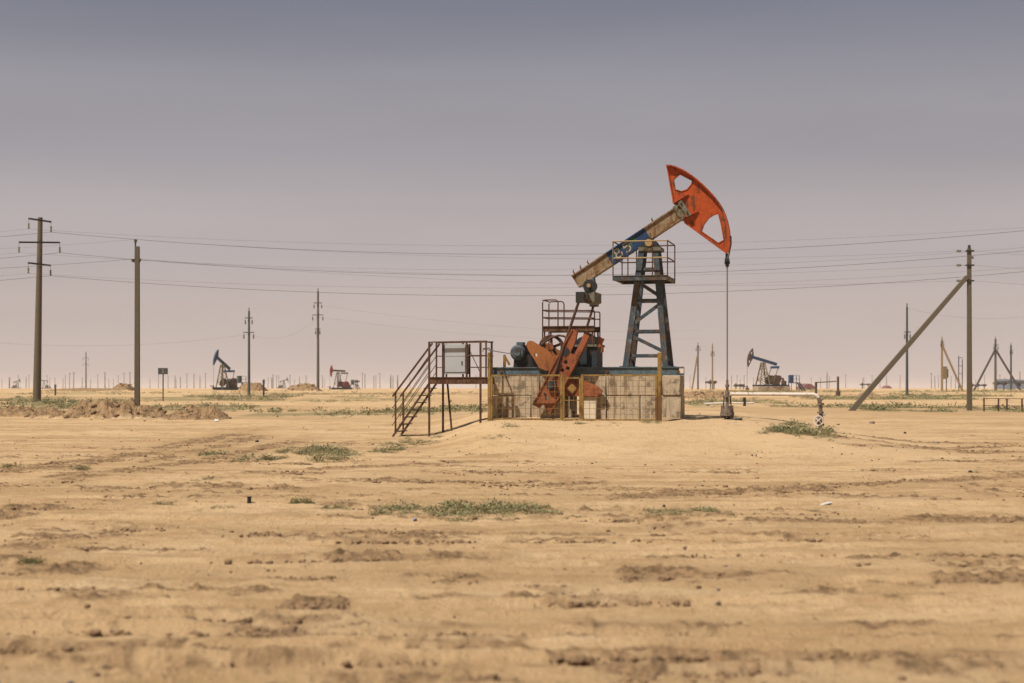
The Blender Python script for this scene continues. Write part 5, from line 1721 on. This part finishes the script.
patch('green scrub clump beside the flow line valve', [(768, 805, 431, 2.5, 1.4), (780, 815, 429.5, 3, 2.4), (805, 834, 433, 2.5, 1.6), (758, 780, 433.5, 1.5, .9)], 413, 0.22, 2.4)
patch('faint weeds along the foot of the foundation', [(575, 630, 425, 1.5, .8), (500, 530, 428, 1.5, .4), (640, 660, 422.5, 1, .6), (485, 505, 438, 2, .6)], 417, 0.13)
patch('thin weeds under the foot of the stair', [(400, 440, 441, 2.5, .9), (385, 415, 445, 2, .6)], 421, 0.13)
patch('weak dry weeds near the cut pipe stump', [(185, 240, 511, 3, .35), (320, 350, 509, 3, .6), (190, 215, 480, 2, .4)], 425, 0.1, 1.0)
patch('small weeds between the tyre tracks', [(205, 225, 454, 2, .9), (232, 250, 461, 2, .8), (262, 280, 460, 2, 1.1), (280, 292, 452, 2, .9)], 429, 0.16, 1.4)
def shrub(label, px, py, wpx, R_, n=90, mat='leaf', cl=5):
    g = G(px, py)
    t = thing('shrub', label, 'shrub', g)
    w = wpx / F * g.y / 2
    C = np.stack([rng.standard_normal(cl) * w * 0.5, rng.standard_normal(cl) * w * 0.35, np.zeros(cl)], -1)
    V, Fc = blades(C, R_ * (0.6 + 0.5 * rng.random(cl)), n, 0.25, 0.05)
    tag(mesh_obj('foliage', make_mesh('foliage', V, Fc, False), mat, t), kind='stuff')
    mb = MB()
    for c in C:
        for k in range(4):
            a_ = random.random() * 6.28
            mb.tube([c + np.array((0, 0, -0.03)), c + np.array((math.cos(a_) * R_ * 0.35, math.sin(a_) * R_ * 0.35, R_ * 0.6))], 0.004, 4)
    tag(mb.build('stem', 'straw', t), kind='stuff')
    return t
shrub('round green shrub right of the cut pipe stump', 297, 505.5, 26, 0.17, 160, 'leaf_fresh', 7)
shrub('low dark green shrub left of the cut pipe stump', 160, 506.5, 16, 0.12, 120, 'leaf', 5)
shrub('bright green shrub tuft near the lower left edge', 33, 564, 22, 0.10, 150, 'leaf_fresh', 6)
shrub('small green tuft at the left edge among churned soil', 16, 508, 16, 0.10, 90, 'leaf', 4)
shrub('small lone tuft right of the sparse scrub strip', 732, 517.5, 14, 0.085, 110, 'leaf', 4)
shrub('small tuft just below the long foreground scrub', 457, 522, 14, 0.08, 110, 'leaf', 4)
shrub('small lone tuft between the two foreground scrub strips', 583, 519.5, 10, 0.07, 90, 'leaf', 3)
shrub('pale tuft beside the round green shrub', 332, 508.5, 26, 0.08, 90, 'leaf', 5)
shrub('grey green tuft on flat ground at the left edge', 8, 468, 26, 0.16, 110, 'leaf', 6)
shrub('grey green tuft on flat ground near the left tyre tracks', 80, 470, 22, 0.15, 110, 'leaf', 6)

# ------------------------------------------------------------------ stones and litter
def stone(label, px, py, wpx, mat='clod', name='stone', cat='stone', flat=0.6):
    g = G(px, py)
    r_ = wpx / F * g.y / 2
    V, Fc = lumps(np.array([[0, 0, r_ * flat * 0.5]]), np.array([r_]), ICO2, ICO2F, 0.13, flat)
    o = mesh_obj(name, make_mesh(name, V, Fc), mat)
    o.location = g
    return tag(o, label, cat)
stone('dark stone on the sand below the right fence post', 970, 473, 5, 'dark')
stone('dark stone at the right above the rut', 905, 433.5, 4, 'dark')
stone('grey stone on the right slope of the mound', 872, 423.5, 5, 'valve')
stone('small grey stone near the end of the flow line', 838, 425, 4, 'valve')
stone('dark stone left of the scrub patch on flat sand', 257, 442, 5, 'dark')
stone('dark stone on the left foot of the mound', 387, 468, 5, 'dark')
stone('grey stone right of the mound among tyre tracks', 937, 444, 6, 'valve')
stone('dark clod beside the lower right ruts', 657, 563, 7, 'heap')
stone('dark clod near the middle ruts', 543, 545, 5, 'heap')
stone('dark clod below the long foreground scrub', 608, 531, 4, 'heap')
def litter(label, pts, mat):
    g = G(*pts[0])
    mb = MB()
    w = [G(*p) - g for p in pts]
    n = len(w)
    hts = [0.012, 0.035, 0.02, 0.045, 0.015, 0.03][:n]
    vs = [(q.x, q.y, q.z + h) for q, h in zip(w, hts)] + [(q.x, q.y, q.z + h - 0.008) for q, h in zip(w, hts)]
    fs = [tuple(range(n)), tuple(range(2 * n - 1, n - 1, -1))] + [(i, (i + 1) % n, n + (i + 1) % n, n + i) for i in range(n)]
    me = bpy.data.meshes.new('litter'); me.from_pydata(vs, [], fs)
    o = mesh_obj('litter', me, mat)
    o.location = g
    return tag(o, label, 'litter')
litter('crumpled white scrap lying on the sand at right', [(814, 508), (822, 507.6), (834, 503.6), (828, 504.4), (820, 505.6)], 'litter')
litter('small blue scrap below the long foreground scrub', [(413, 521), (416, 521), (416.5, 519), (413.5, 519)], 'litter_blue')
litter('small pale scrap beside the small dark dirt heap', [(214, 421.5), (219, 421.5), (218, 420), (215, 420)], 'litter')

# ------------------------------------------------------------------ hazy air
hm = bpy.data.materials.new('hazy_air')
hm.use_nodes = True
hn = hm.node_tree
hn.nodes.clear()
ho = hn.nodes.new('ShaderNodeOutputMaterial')
pv = hn.nodes.new('ShaderNodeVolumePrincipled')
pv.inputs['Color'].default_value = (0.93, 0.84, 0.80, 1)
pv.inputs['Density'].default_value = 0.00021
pv.inputs['Anisotropy'].default_value = 0.0
hn.links.new(pv.outputs[0], ho.inputs['Volume'])
hbx = MB().box((-9300, -9300, -2.5), (9300, 9300, 16))
me = bpy.data.meshes.new('haze'); me.from_pydata(hbx.v, [], hbx.f); me.materials.append(hm)
o = bpy.data.objects.new('haze', me); COL.objects.link(o)
tag(o, 'pale dusty haze over the plain', kind='stuff')
